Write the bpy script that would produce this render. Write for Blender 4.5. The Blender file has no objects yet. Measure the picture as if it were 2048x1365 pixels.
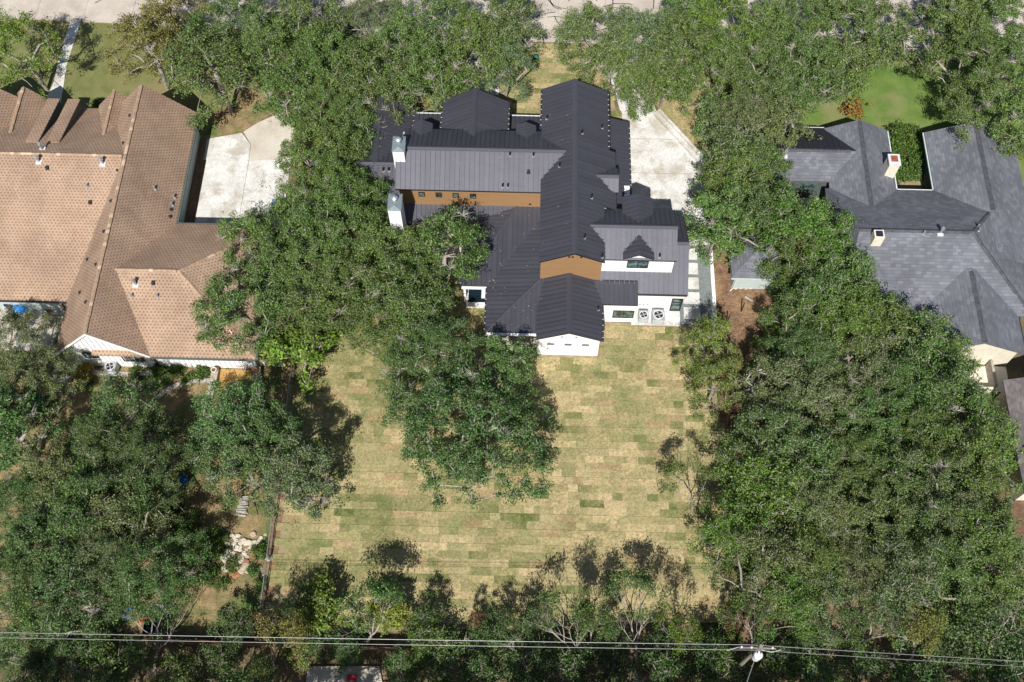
import bpy, bmesh, math, random
import numpy as np
from mathutils import Vector, Matrix

# ------------------------------------------------------------------ camera
scene = bpy.context.scene
COL = scene.collection
FPX = 2144.0; PITCH = math.radians(63.66); YAW = math.radians(-1.538); CH = 80.0
FW = np.array([math.sin(YAW)*math.cos(PITCH), math.cos(YAW)*math.cos(PITCH), -math.sin(PITCH)])
RT = np.array([math.cos(YAW), -math.sin(YAW), 0.0]); UP = np.cross(RT, FW)
CP = np.array([0.0, -CH/math.tan(PITCH), CH])
cd = bpy.data.cameras.new('camera'); cam = bpy.data.objects.new('camera', cd); COL.objects.link(cam)
cd.sensor_width = 36.0; cd.lens = 36.0*FPX/2048.0; cd.clip_start = 1.0; cd.clip_end = 3000.0
cam.matrix_world = Matrix(((RT[0], UP[0], -FW[0], CP[0]), (RT[1], UP[1], -FW[1], CP[1]), (RT[2], UP[2], -FW[2], CP[2]), (0, 0, 0, 1)))
scene.camera = cam
scene.render.resolution_x = 1024; scene.render.resolution_y = 682

# ------------------------------------------------------------------ sky and sun (shadows fall north, slightly east)
SUN_EL = 49.3; SHADOW_AZ = 7.5            # degrees; azimuth of the shadow direction, clockwise from +Y
w = bpy.data.worlds.new('World'); scene.world = w; w.use_nodes = True
nt = w.node_tree; nt.nodes.clear()
sky = nt.nodes.new('ShaderNodeTexSky'); sky.sky_type = 'NISHITA'; sky.sun_disc = False
sky.sun_elevation = math.radians(SUN_EL); sky.sun_rotation = math.radians(180+SHADOW_AZ)
bg = nt.nodes.new('ShaderNodeBackground'); bg.inputs[1].default_value = 0.062
wo = nt.nodes.new('ShaderNodeOutputWorld'); nt.links.new(sky.outputs[0], bg.inputs[0]); nt.links.new(bg.outputs[0], wo.inputs[0])
sl = bpy.data.lights.new('sun', 'SUN'); sl.energy = 4.8; sl.angle = math.radians(0.53); sl.color = (1.0, 0.97, 0.92)
so = bpy.data.objects.new('sun', sl); COL.objects.link(so)
el = math.radians(SUN_EL); az = math.radians(SHADOW_AZ)
sdir = Vector((math.sin(az)*math.cos(el), math.cos(az)*math.cos(el), -math.sin(el)))
so.rotation_euler = sdir.to_track_quat('-Z', 'Y').to_euler(); so.location = (0, -60, 90)
scene.view_settings.view_transform = 'Standard'; scene.view_settings.look = 'None'
scene.view_settings.exposure = 0.48; scene.view_settings.gamma = 1.0
try: scene.view_settings.use_curve_mapping = False
except Exception: pass

# ------------------------------------------------------------------ helpers
def G(px, py, z=0.0):
    """photo pixel -> world point at height z (ray from the camera)"""
    d = FW + RT*(px-1024)/FPX + UP*(682.5-py)/FPX
    p = CP + d*((z-CH)/d[2]); return (float(p[0]), float(p[1]), float(z))
def ray_plane(px, py, pl):
    d = FW + RT*(px-1024)/FPX + UP*(682.5-py)/FPX
    n, q = pl; t = np.dot(n, np.array(q)-CP)/np.dot(n, d); return CP + d*t
R = random.Random(7)

def lnk(o, parent=None, off=None):
    COL.objects.link(o)
    if parent is not None:
        o.parent = parent
    return o
def tag(o, label=None, cat=None, group=None, kind=None):
    if label: o['label'] = label
    if cat: o['category'] = cat
    if group: o['group'] = group
    if kind: o['kind'] = kind
    return o
def root(name, label, cat, loc=(0, 0, 0), rz=0.0, group=None):
    o = bpy.data.objects.new(name, None); COL.objects.link(o); o.location = loc; o.rotation_euler = (0, 0, rz)
    o.empty_display_size = 0.3
    return tag(o, label, cat, group)
def top_loc(o):
    while o.parent is not None: o = o.parent
    return o.location

class MB:
    def __init__(s): s.v = []; s.f = []; s.uv = {}; s.m = []; s.col = {}
    def face(s, pts, uv=None, mi=0, col=None):
        b = len(s.v); s.v += [tuple(map(float, p)) for p in pts]; s.f.append(tuple(range(b, b+len(pts)))); s.m.append(mi)
        if uv is not None: s.uv[len(s.f)-1] = uv
        if col is not None: s.col[len(s.f)-1] = col
    def mesh(s, vs, fs, mi=0, col=None):
        b = len(s.v); s.v += [tuple(map(float, p)) for p in vs]
        for f in fs:
            s.f.append(tuple(i+b for i in f)); s.m.append(mi)
            if col is not None: s.col[len(s.f)-1] = col
    def box(s, x0, x1, y0, y1, z0, z1, mi=0, col=None):
        s.mesh([(x0,y0,z0),(x1,y0,z0),(x1,y1,z0),(x0,y1,z0),(x0,y0,z1),(x1,y0,z1),(x1,y1,z1),(x0,y1,z1)],
               [(3,2,1,0),(4,5,6,7),(0,1,5,4),(1,2,6,5),(2,3,7,6),(3,0,4,7)], mi, col)
    def prism(s, poly, z0, z1, mi=0):
        n = len(poly)
        a = sum(poly[i][0]*poly[(i+1)%n][1]-poly[(i+1)%n][0]*poly[i][1] for i in range(n))
        if a < 0: poly = poly[::-1]
        s.mesh([(p[0], p[1], z0) for p in poly]+[(p[0], p[1], z1) for p in poly],
               [tuple(range(n-1, -1, -1)), tuple(range(n, 2*n))]+[(i, (i+1)%n, n+(i+1)%n, n+i) for i in range(n)], mi)
    def slab(s, poly, d, mi=0, uvf=None):
        """polygon (3-D, any plane) with thickness vector d added below"""
        n = len(poly); top = [np.array(p, float) for p in poly]
        nn = np.zeros(3)
        for i in range(n): nn += np.cross(top[i]-top[0], top[(i+1) % n]-top[0])
        if np.dot(nn, d) > 0: top = top[::-1]
        bot = [p+np.array(d) for p in top]
        s.face(top, [uvf(p) for p in top] if uvf else None, mi)
        s.face(bot[::-1], [uvf(p) for p in bot[::-1]] if uvf else None, mi)
        for i in range(n):
            j = (i+1) % n; q = [top[j], top[i], bot[i], bot[j]]
            s.face(q, [uvf(p) for p in q] if uvf else None, mi)
    def tube(s, pts, rad, k=6, mi=0, cap=True):
        pts = [np.array(p, float) for p in pts]; n = len(pts)
        rad = list(rad) if hasattr(rad, '__len__') else [rad]*n
        vs = []; prev = None
        for i in range(n):
            t = pts[min(i+1, n-1)]-pts[max(i-1, 0)]; L = np.linalg.norm(t); t = t/(L if L > 1e-9 else 1)
            if prev is None:
                a = np.array([0, 0, 1.0]) if abs(t[2]) < .9 else np.array([1.0, 0, 0])
            else: a = prev
            u = a-t*np.dot(a, t); u /= max(np.linalg.norm(u), 1e-9); prev = u; v = np.cross(t, u)
            for j in range(k):
                an = 2*math.pi*j/k; vs.append(pts[i]+rad[i]*(math.cos(an)*u+math.sin(an)*v))
        fs = [(i*k+j, i*k+(j+1) % k, (i+1)*k+(j+1) % k, (i+1)*k+j) for i in range(n-1) for j in range(k)]
        if cap: fs += [tuple(range(k-1, -1, -1)), tuple(range((n-1)*k, n*k))]
        s.mesh(vs, fs, mi)
    def cyl(s, c, r, z0, z1, k=16, r2=None, mi=0):
        s.tube([(c[0], c[1], z0), (c[0], c[1], z1)], [r, r if r2 is None else r2], k, mi)
    def ring(s, c, ro, ri, z0, z1, k=20, mi=0):
        vs = []
        for (r, z) in ((ro, z0), (ro, z1), (ri, z1), (ri, z0)):
            for j in range(k):
                a = 2*math.pi*j/k; vs.append((c[0]+r*math.cos(a), c[1]+r*math.sin(a), z))
        fs = []
        for q in range(4):
            for j in range(k):
                fs.append((q*k+j, q*k+(j+1) % k, ((q+1) % 4)*k+(j+1) % k, ((q+1) % 4)*k+j))
        s.mesh(vs, fs, mi)
    def data(s, name, mats, off=(0, 0, 0), smooth=False):
        me = bpy.data.meshes.new(name)
        me.from_pydata([(p[0]-off[0], p[1]-off[1], p[2]-off[2]) for p in s.v], [], s.f)
        for m in (mats if isinstance(mats, (list, tuple)) else [mats]): me.materials.append(m)
        if any(s.m): me.polygons.foreach_set('material_index', s.m)
        if s.uv:
            ul = me.uv_layers.new(name='UVMap')
            for fi, uv in s.uv.items():
                for k, li in enumerate(me.polygons[fi].loop_indices): ul.data[li].uv = uv[k]
        if s.col:
            ca = me.color_attributes.new(name='Col', type='FLOAT_COLOR', domain='CORNER')
            for fi, c in s.col.items():
                for li in me.polygons[fi].loop_indices: ca.data[li].color = (*c, 1)
        if smooth: me.polygons.foreach_set('use_smooth', [True]*len(me.polygons))
        me.update(); return me
    def build(s, name, mats, parent=None, smooth=False, kind=None, label=None, cat=None, group=None):
        off = top_loc(parent) if parent is not None else (0, 0, 0)
        o = bpy.data.objects.new(name, s.data(name, mats, off, smooth)); COL.objects.link(o)
        if parent is not None: o.parent = parent
        return tag(o, label, cat, group, kind)
    def thing(s, name, mats, label, cat, group=None, smooth=False):
        """single-mesh thing, origin at its base"""
        a = np.array(s.v); off = ((a[:,0].min()+a[:,0].max())/2, (a[:,1].min()+a[:,1].max())/2, a[:,2].min())
        o = bpy.data.objects.new(name, s.data(name, mats, off, smooth)); COL.objects.link(o); o.location = off
        return tag(o, label, cat, group)

# ------------------------------------------------------------------ materials
def new_mat(name):
    m = bpy.data.materials.new(name); m.use_nodes = True; t = m.node_tree
    b = t.nodes['Principled BSDF']; return m, t, b
def N(t, typ, **kw):
    n = t.nodes.new(typ)
    for k, v in kw.items():
        if k.startswith('i_'): n.inputs[int(k[2:])].default_value = v
        else: setattr(n, k, v)
    return n
def math_n(t, op, a, b=None, c=None):
    n = t.nodes.new('ShaderNodeMath'); n.operation = op
    for i, x in enumerate((a, b, c)):
        if x is None: continue
        if isinstance(x, (int, float)): n.inputs[i].default_value = x
        else: t.links.new(x, n.inputs[i])
    return n.outputs[0]
def mix_c(t, fac, a, b, blend='MIX'):
    n = t.nodes.new('ShaderNodeMix'); n.data_type = 'RGBA'; n.blend_type = blend
    for i, x in ((0, fac), (6, a), (7, b)):
        if isinstance(x, (int, float)): n.inputs[i].default_value = x
        elif isinstance(x, tuple): n.inputs[i].default_value = (*x[:3], 1)
        else: t.links.new(x, n.inputs[i])
    return n.outputs[2]
def pos(t):
    return t.nodes.new('ShaderNodeNewGeometry').outputs['Position']
def noise(t, vec, scale, detail=4, rough=0.55):
    n = t.nodes.new('ShaderNodeTexNoise'); n.inputs['Scale'].default_value = scale
    n.inputs['Detail'].default_value = detail; n.inputs['Roughness'].default_value = rough
    t.links.new(vec, n.inputs['Vector']); return n.outputs['Fac']
def ramp(t, fac, stops):
    n = t.nodes.new('ShaderNodeValToRGB'); e = n.color_ramp.elements
    while len(e) < len(stops): e.new(0.5)
    for k, (p, c) in enumerate(stops):
        e[k].position = p; e[k].color = (*c, 1) if isinstance(c, tuple) else (c, c, c, 1)
    t.links.new(fac, n.inputs[0]); return n.outputs[0]
def bump(t, b, h, strength=0.3, dist=0.05):
    n = t.nodes.new('ShaderNodeBump'); n.inputs['Strength'].default_value = strength; n.inputs['Distance'].default_value = dist
    t.links.new(h, n.inputs['Height']); t.links.new(n.outputs[0], b.inputs['Normal'])
def mottled(name, c1, c2, scale=1.0, rough=0.85, c3=None, s3=0.25, fine=12.0, fine_amt=0.25, bmp=0.25, spec=0.3, lo=0.35, hi=0.65, metal=0.0):
    """two colours mottled by noise, a third in larger patches, fine grain on top"""
    m, t, b = new_mat(name); p = pos(t)
    f = ramp(t, noise(t, p, scale, 6, .6), [(lo, 0.0), (hi, 1.0)])
    c = mix_c(t, f, c1, c2)
    if c3 is not None:
        f3 = ramp(t, noise(t, p, s3, 5, .6), [(0.48, 0.0), (0.62, 1.0)]); c = mix_c(t, f3, c, c3)
    g = noise(t, p, fine, 4, .7)
    gg = ramp(t, g, [(0.3, 1-fine_amt), (0.7, 1+fine_amt)])
    c = mix_c(t, 1.0, c, gg, 'MULTIPLY')
    t.links.new(c, b.inputs['Base Color']); b.inputs['Roughness'].default_value = rough
    b.inputs['Specular IOR Level'].default_value = spec; b.inputs['Metallic'].default_value = metal
    if bmp: bump(t, b, g, bmp, 0.03)
    return m
def plain(name, c, rough=0.6, metal=0.0, spec=0.4, var=0.12, scale=3.0):
    return mottled(name, tuple(x*(1-var) for x in c), tuple(min(1, x*(1+var)) for x in c), scale, rough, fine=25, fine_amt=.06, bmp=0.05, spec=spec, metal=metal)

MAT = {}
MAT['white'] = plain('white_brick', (.80, .79, .77), .75, var=.03)
MAT['black'] = plain('black_frame', (.012, .012, .014), .4)
MAT['darktrim'] = plain('charcoal_trim', (.03, .03, .034), .45)
MAT['galv'] = plain('galvanised', (.42, .45, .47), .4, metal=.6, var=.2)
MAT['strap'] = plain('pale_bracket', (.62, .62, .62), .4)
MAT['capmetal'] = plain('grey_cap_metal', (.20, .24, .25), .45, metal=.3)
MAT['palewall'] = plain('pale_green_wall', (.42, .48, .46), .8, var=.06)
MAT['cream'] = plain('cream_wall', (.62, .57, .46), .85, var=.08)
MAT['sage'] = plain('sage_wall', (.075, .095, .09), .8)
MAT['brownwood'] = mottled('brown_fence_wood', (.10, .055, .035), (.17, .10, .065), 3, .8)
MAT['greywood'] = mottled('weathered_wood', (.26, .235, .21), (.38, .35, .32), 4, .85)
MAT['blueplastic'] = plain('blue_plastic', (.015, .10, .33), .35)
MAT['tarp'] = plain('blue_tarp', (.012, .16, .42), .35, var=.35, scale=8)
MAT['navy'] = plain('navy_cover', (.015, .017, .05), .5)
MAT['terracotta'] = plain('terracotta', (.34, .13, .07), .8)
MAT['red'] = plain('red_paint', (.5, .03, .025), .4)
MAT['green_paint'] = plain('green_plastic', (.02, .13, .08), .5)
MAT['steel'] = plain('grey_steel', (.33, .34, .35), .45, metal=.3)
MAT['lightgrey'] = plain('light_grey_paint', (.55, .56, .57), .45)
MAT['wire'] = plain('aluminium_wire', (.24, .24, .24), .4, metal=.2)
MAT['pole'] = mottled('utility_pole_wood', (.17, .145, .12), (.26, .23, .2), 4, .9)
MAT['rust'] = plain('rusty_metal', (.26, .07, .04), .8, var=.3, scale=8)
MAT['stonewall'] = mottled('stone_blocks', (.28, .25, .21), (.42, .38, .33), 3, .9)
MAT['glass'] = None
m, t, b = new_mat('window_glass'); b.inputs['Base Color'].default_value = (.02, .035, .035, 1); b.inputs['Roughness'].default_value = .06
b.inputs['Specular IOR Level'].default_value = .9
c = ramp(t, noise(t, pos(t), 2.2, 3), [(.42, (.012, .03, .03)), (.6, (.10, .16, .15))]); t.links.new(c, b.inputs['Base Color']); MAT['glass'] = m
m, t, b = new_mat('water'); b.inputs['Base Color'].default_value = (.01, .02, .03, 1); b.inputs['Roughness'].default_value = .05; MAT['water'] = m

# dark standing-seam metal
m, t, b = new_mat('dark_seam_metal'); p = pos(t)
n1 = noise(t, p, .9, 5, .6); oi = t.nodes.new('ShaderNodeObjectInfo')
c = mix_c(t, n1, (.058, .058, .072), (.077, .077, .093))
v = math_n(t, 'ADD', math_n(t, 'MULTIPLY', oi.outputs['Random'], .16), .92)
cc = t.nodes.new('ShaderNodeVectorMath'); cc.operation = 'SCALE'; t.links.new(c, cc.inputs[0]); t.links.new(v, cc.inputs['Scale'])
t.links.new(cc.outputs[0], b.inputs['Base Color']); b.inputs['Metallic'].default_value = .35
t.links.new(math_n(t, 'ADD', math_n(t, 'MULTIPLY', noise(t, p, 3.0, 3), .12), .42), b.inputs['Roughness'])
b.inputs['Specular IOR Level'].default_value = .5
bump(t, b, noise(t, p, 1.6, 2), .10, .05); MAT['seam'] = m

# warm wood cladding, boards along the wall
m, t, b = new_mat('warm_wood_cladding'); p = pos(t); sx = t.nodes.new('ShaderNodeSeparateXYZ'); t.links.new(p, sx.inputs[0])
zz = math_n(t, 'MULTIPLY', sx.outputs[2], 1/.14); fr = math_n(t, 'FRACT', zz); fl = math_n(t, 'FLOOR', zz)
wn = t.nodes.new('ShaderNodeTexWhiteNoise'); wn.noise_dimensions = '1D'; t.links.new(fl, wn.inputs['W'])
mp = t.nodes.new('ShaderNodeMapping'); mp.inputs['Scale'].default_value = (.35, 4, 9); t.links.new(p, mp.inputs[0])
gr = noise(t, mp.outputs[0], 2.5, 5, .65)
c = mix_c(t, gr, (.25, .14, .062), (.37, .22, .105)); c = mix_c(t, math_n(t, 'MULTIPLY', wn.outputs[0], .5), c, (.28, .155, .065))
edge = math_n(t, 'LESS_THAN', fr, .1); c = mix_c(t, math_n(t, 'MULTIPLY', edge, .6), c, (.07, .035, .015))
t.links.new(c, b.inputs['Base Color']); b.inputs['Roughness'].default_value = .6; bump(t, b, fr, .2, .02); MAT['clad'] = m

def shingle(name, base, dark, light, tabw, rowh, duty, rnd, dotty=True, patch=.5):
    m, t, b = new_mat(name); uv = t.nodes.new('ShaderNodeUVMap'); uv.uv_map = 'UVMap'
    s = t.nodes.new('ShaderNodeSeparateXYZ'); t.links.new(uv.outputs[0], s.inputs[0])
    vr = math_n(t, 'DIVIDE', s.outputs[1], rowh); row = math_n(t, 'FLOOR', vr); fv = math_n(t, 'FRACT', vr)
    odd = math_n(t, 'MODULO', math_n(t, 'ABSOLUTE', row), 2.0)
    ur = math_n(t, 'ADD', math_n(t, 'DIVIDE', s.outputs[0], tabw), math_n(t, 'MULTIPLY', odd, .5))
    tab = math_n(t, 'FLOOR', ur); fu = math_n(t, 'FRACT', ur)
    cb = t.nodes.new('ShaderNodeCombineXYZ'); t.links.new(tab, cb.inputs[0]); t.links.new(row, cb.inputs[1])
    wn = t.nodes.new('ShaderNodeTexWhiteNoise'); wn.noise_dimensions = '2D'; t.links.new(cb.outputs[0], wn.inputs['Vector'])
    p = pos(t); big = noise(t, p, .35, 4, .6)
    c = mix_c(t, math_n(t, 'MULTIPLY', wn.outputs[0], rnd), base, light)
    if dotty:
        d = math_n(t, 'MULTIPLY', math_n(t, 'LESS_THAN', fu, duty), math_n(t, 'LESS_THAN', fv, .42))
        c = mix_c(t, math_n(t, 'MULTIPLY', d, .8), c, dark)
    else:
        c = mix_c(t, math_n(t, 'MULTIPLY', math_n(t, 'GREATER_THAN', wn.outputs[0], .62), .55), c, dark)
        c = mix_c(t, math_n(t, 'MULTIPLY', math_n(t, 'LESS_THAN', fv, .16), .45), c, dark)
    pf = ramp(t, big, [(.35, 1-.16*patch*2), (.65, 1+.12*patch*2)]); c = mix_c(t, 1.0, c, pf, 'MULTIPLY')
    g = ramp(t, noise(t, p, 30, 3, .7), [(.3, .84), (.7, 1.16)]); c = mix_c(t, 1.0, c, g, 'MULTIPLY')
    t.links.new(c, b.inputs['Base Color']); b.inputs['Roughness'].default_value = .9; b.inputs['Specular IOR Level'].default_value = .25
    bump(t, b, fv, .35, .03); return m
MAT['tan'] = shingle('tan_shingles', (.305, .206, .140), (.11, .066, .046), (.355, .25, .178), .30, .25, .38, .8)
MAT['tancap'] = plain('tan_ridge_cap', (.325, .222, .148), .9, var=.22, scale=5)
MAT['slate'] = shingle('slate_shingles', (.115, .119, .138), (.068, .071, .085), (.185, .19, .212), .42, .27, .5, .9, dotty=False)
MAT['slatecap'] = plain('slate_ridge_cap', (.065, .067, .08), .9, var=.3, scale=3)
MAT['brownroof'] = shingle('brown_grey_shingles', (.13, .115, .115), (.07, .06, .06), (.2, .18, .18), .32, .2, .5, .9, dotty=False)
MAT['darkroof'] = plain('near_black_roof', (.022, .022, .03), .5, var=.15)

MAT['conc'] = mottled('new_concrete', (.50, .49, .46), (.60, .59, .56), .7, .85, c3=(.40, .37, .315), s3=.55, fine=6, fine_amt=.2, bmp=.1)
MAT['concold'] = mottled('old_concrete', (.44, .40, .33), (.52, .48, .41), .5, .88, c3=(.38, .34, .27), s3=.3, fine=9, fine_amt=.12, bmp=.1)
MAT['road'] = mottled('street_concrete', (.40, .355, .30), (.47, .42, .36), .4, .9, c3=(.36, .315, .265), s3=.25, fine=8, fine_amt=.12, bmp=.1)
MAT['tar'] = plain('crack_sealant', (.02, .02, .02), .6)
MAT['gravel'] = mottled('grey_gravel', (.13, .15, .145), (.20, .22, .215), 5, .95, fine=22, fine_amt=.35, bmp=.5)
MAT['soil'] = mottled('sod_soil', (.22, .17, .10), (.30, .24, .14), 2, .95)
MAT['litter'] = mottled('leaf_litter', (.11, .066, .042), (.24, .145, .085), 2.2, .95, c3=(.26, .17, .09), s3=.22, fine=7, fine_amt=.5, bmp=.6)
MAT['backyard'] = mottled('patchy_yard', (.15, .115, .055), (.29, .205, .105), 1.4, .95, c3=(.075, .115, .03), s3=.28, fine=9, fine_amt=.45, bmp=.6)
MAT['ground'] = mottled('woodland_ground', (.11, .08, .045), (.21, .145, .085), 1.2, .95, c3=(.05, .07, .022), s3=.18, fine=8, fine_amt=.45, bmp=.6)
MAT['lawn_olive'] = mottled('olive_lawn', (.115, .125, .04), (.165, .17, .062), .8, .95, c3=(.19, .165, .07), s3=.25, fine=14, fine_amt=.3, bmp=.5)
MAT['lawn_green'] = mottled('lush_lawn', (.075, .135, .022), (.13, .185, .045), .5, .95, c3=(.17, .18, .07), s3=.2, fine=14, fine_amt=.28, bmp=.5)

def sod_mat(name, use_obj):
    m, t, b = new_mat(name); p = pos(t)
    if use_obj: base = t.nodes.new('ShaderNodeObjectInfo').outputs['Color']
    else:
        a = t.nodes.new('ShaderNodeVertexColor'); a.layer_name = 'Col'; base = a.outputs[0]
    patch = ramp(t, noise(t, p, .5, 6, .65), [(.42, 0.0), (.62, .5)])
    fine_m = ramp(t, math_n(t, 'ADD', math_n(t, 'MULTIPLY', noise(t, p, 4.5, 5, .75), .6), math_n(t, 'MULTIPLY', noise(t, p, .33, 5, .65), .4)), [(.46, 0.0), (.58, .62)])
    c = mix_c(t, patch, base, (.40, .305, .165))
    c = mix_c(t, fine_m, c, (.135, .135, .045))
    straw = ramp(t, noise(t, p, 9, 3, .7), [(.55, 0.0), (.72, .55)]); c = mix_c(t, straw, c, (.50, .395, .225))
    g = noise(t, p, 16, 3, .7); c = mix_c(t, 1.0, c, ramp(t, g, [(.3, .66), (.7, 1.34)]), 'MULTIPLY')
    g7 = noise(t, p, 5.5, 4, .7); c = mix_c(t, 1.0, c, ramp(t, g7, [(.32, .74), (.68, 1.26)]), 'MULTIPLY')
    t.links.new(c, b.inputs['Base Color']); b.inputs['Roughness'].default_value = .95; b.inputs['Specular IOR Level'].default_value = .15
    bump(t, b, g, .6, .04); return m
MAT['sod'] = sod_mat('sod_grass', True); MAT['sodc'] = sod_mat('sod_grass_rest', False)

def leaf_mat(name):
    m, t, b = new_mat(name)
    geo = t.nodes.new('ShaderNodeNewGeometry'); oi = t.nodes.new('ShaderNodeObjectInfo')
    r = geo.outputs['Random Per Island']
    k = ramp(t, r, [(0.0, .40), (.5, .95), (1.0, 1.85)])
    c = mix_c(t, 1.0, oi.outputs['Color'], k, 'MULTIPLY')
    yl = ramp(t, noise(t, geo.outputs['Position'], .7, 3, .6), [(.5, 0.0), (.72, .5)])
    c2 = mix_c(t, 1.0, c, (1.25, 1.08, .85), 'MULTIPLY'); c = mix_c(t, yl, c, c2)
    pal = math_n(t, 'GREATER_THAN', math_n(t, 'FRACT', math_n(t, 'MULTIPLY', r, 37.0)), .92)
    c = mix_c(t, math_n(t, 'MULTIPLY', pal, .45), c, (.32, .38, .17))  # pale highlights painted into the colour of some leaves
    t.links.new(c, b.inputs['Base Color']); b.inputs['Roughness'].default_value = .5
    b.inputs['Specular IOR Level'].default_value = .28
    tr = t.nodes.new('ShaderNodeBsdfTranslucent'); t.links.new(c, tr.inputs[0])
    mx = t.nodes.new('ShaderNodeMixShader'); mx.inputs[0].default_value = .30
    t.links.new(b.outputs[0], mx.inputs[1]); t.links.new(tr.outputs[0], mx.inputs[2])
    t.links.new(mx.outputs[0], t.nodes['Material Output'].inputs[0]); return m
MAT['leaf'] = leaf_mat('leaves')
MAT['bark'] = mottled('grey_bark', (.21, .18, .15), (.34, .30, .26), 3, .9, fine=14, fine_amt=.3, bmp=.5)
MAT['twig'] = plain('pale_twig', (.34, .31, .27), .85, var=.2)

# ------------------------------------------------------------------ ground and paving
def sheet(name, pts, z, mat, kind='structure', label=None, parent=None):
    mb = MB(); mb.face([(p[0], p[1], z) for p in pts]); return mb.build(name, mat, parent, kind=kind, label=label)
def pxpoly(L, z=0.0): return [G(x, y, z)[:2] for x, y in L]
def ccw(poly):
    a = sum(poly[i][0]*poly[(i+1) % len(poly)][1]-poly[(i+1) % len(poly)][0]*poly[i][1] for i in range(len(poly)))
    return poly if a > 0 else poly[::-1]
def flat(name, pts, z, mat, thick=None, kind='structure', parent=None, label=None):
    mb = MB()
    if thick: mb.prism(ccw(pts), z-thick, z)
    else: mb.face([(p[0], p[1], z) for p in ccw(pts)])
    return mb.build(name, mat, parent, kind=kind, label=label)

flat('ground', [(-700, -700), (700, -700), (700, 900), (-700, 900)], 0.0, MAT['ground'])
# neighbouring yards
flat('neighbour_back_yard', [(-60, -24.5), (-19.2, -24.5), (-19.2, 12), (-60, 12)], .006, MAT['backyard'])
flat('neighbour_front_lawn', [(-62, 20.0), (-27.5, 20.0), (-25.0, 24), (-24, 34.0), (-62, 34.6)], .006, MAT['lawn_olive'])
flat('neighbour_green_lawn', [(23.2, 13.5), (52, 13.5), (52, 30.7), (22.2, 31.4)], .006, MAT['lawn_green'])
flat('side_yard', [(15.9, -7), (24, -7), (24, 12), (15.9, 12)], .006, MAT['litter'])

# concrete street: slabs, turned a little against the houses
st_base = MB(); st_base.box(-75, 75, 0, 14, -.05, .012)
street = bpy.data.objects.new('street', st_base.data('street', MAT['soil'])); COL.objects.link(street)
street.location = (0, 32.33, 0); street.rotation_euler = (0, 0, -0.0295); street['kind'] = 'structure'
xs = -58.0; rr = random.Random(3)
while xs < 58:
    L = rr.choice((4.6, 4.6, 4.5, 4.7))
    for k in range(3):
        mb = MB(); h = .05+rr.uniform(0, .006); mb.box(xs+.012, xs+L-.012, .35+k*4.2+.012, .35+(k+1)*4.2-.012, 0, h)
        o = bpy.data.objects.new('slab', mb.data('slab', MAT['road'])); COL.objects.link(o); o.parent = street
    mb = MB(); mb.box(xs+.012, xs+L-.012, -.02, .34, 0, .13); o = bpy.data.objects.new('kerb', mb.data('kerb', MAT['road'])); COL.objects.link(o); o.parent = street
    xs += L
# black crack sealant on the street
mb = MB()
def crack(x, y, ang, n, st):
    pts = [(x, y)]
    for i in range(n):
        ang += rr.uniform(-.5, .5); x += st*math.cos(ang); y += st*math.sin(ang); pts.append((x, y))
    for a, b_ in zip(pts[:-1], pts[1:]):
        d = np.array([b_[0]-a[0], b_[1]-a[1]]); l = np.linalg.norm(d); nrm = np.array([-d[1], d[0]])/max(l, 1e-6)*rr.uniform(.03, .055)
        mb.face([(a[0]-nrm[0], a[1]-nrm[1], .060), (b_[0]-nrm[0], b_[1]-nrm[1], .060), (b_[0]+nrm[0], b_[1]+nrm[1], .060), (a[0]+nrm[0], a[1]+nrm[1], .060)])
for q in range(70):
    x0 = rr.uniform(-55, 50); y0 = rr.uniform(.6, 8)
    if rr.random() < .4 or x0 > 28: crack(x0, y0, rr.choice((0, 1.57, 3.1, 4.7)), rr.randint(6, 14), .42)
for q in range(26): crack(rr.uniform(-1.5, 12), rr.uniform(.5, 7), rr.choice((0, 1.57, 3.1, -1.57)), rr.randint(4, 9), .4)
for q in range(26): crack(rr.uniform(33, 42), rr.uniform(.5, 7), rr.choice((0, 1.57, 3.1, -1.57)), rr.randint(5, 10), .4)
o = bpy.data.objects.new('crack_sealant', mb.data('crack_sealant', MAT['tar'])); COL.objects.link(o); o.parent = street; o['kind'] = 'stuff'

# driveways and walks --------------------------------------------------------
def slabs(name, polys, z, mat, gap=.02, label=None):
    base = MB()
    for p in polys: base.face([(q[0], q[1], z-.05) for q in ccw(p)])
    o = base.build(name, MAT['soil'], kind='structure')
    for p in polys:
        c = np.mean(np.array(p), axis=0); q = []
        for v in p:
            d = np.array(v)-c; l = np.linalg.norm(d); q.append(tuple(c+d*(1-gap/l)))
        mb = MB(); mb.prism(ccw(q), 0.002, z+R.uniform(-.003, .003)); mb.build('slab', mat, o)
    return o
flat('driveway', [(7.3, 28.6), (7.48, 28.3), (8.7, 22.6), (8.75, 9.6), (14.2, 9.6), (15.7, 9.8), (15.9, 18.0), (11.75, 23.8), (10.75, 27.8), (10.6, 32.4), (6.4, 32.6)], .035, MAT['conc'], .03)
drv_joint = MB()
for y in (21.0, 17.2, 13.4): drv_joint.face([(8.9, y-.02, .039), (15.6 if y < 18.4 else 13.4, y-.02, .039), (15.6 if y < 18.4 else 13.4, y+.02, .039), (8.9, y+.02, .039)])
drv_joint.build('driveway_joint', MAT['soil'], kind='structure')
kb = MB()   # raised concrete edging along the west side of the drive
kb.prism(ccw([(7.35, 28.4), (7.6, 28.4), (8.95, 23.2), (8.7, 23.1)]), .03, .12); kb.thing('edging_kerb', MAT['conc'], 'thin pale kerb along the driveway beside the front sod', 'kerb')
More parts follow.
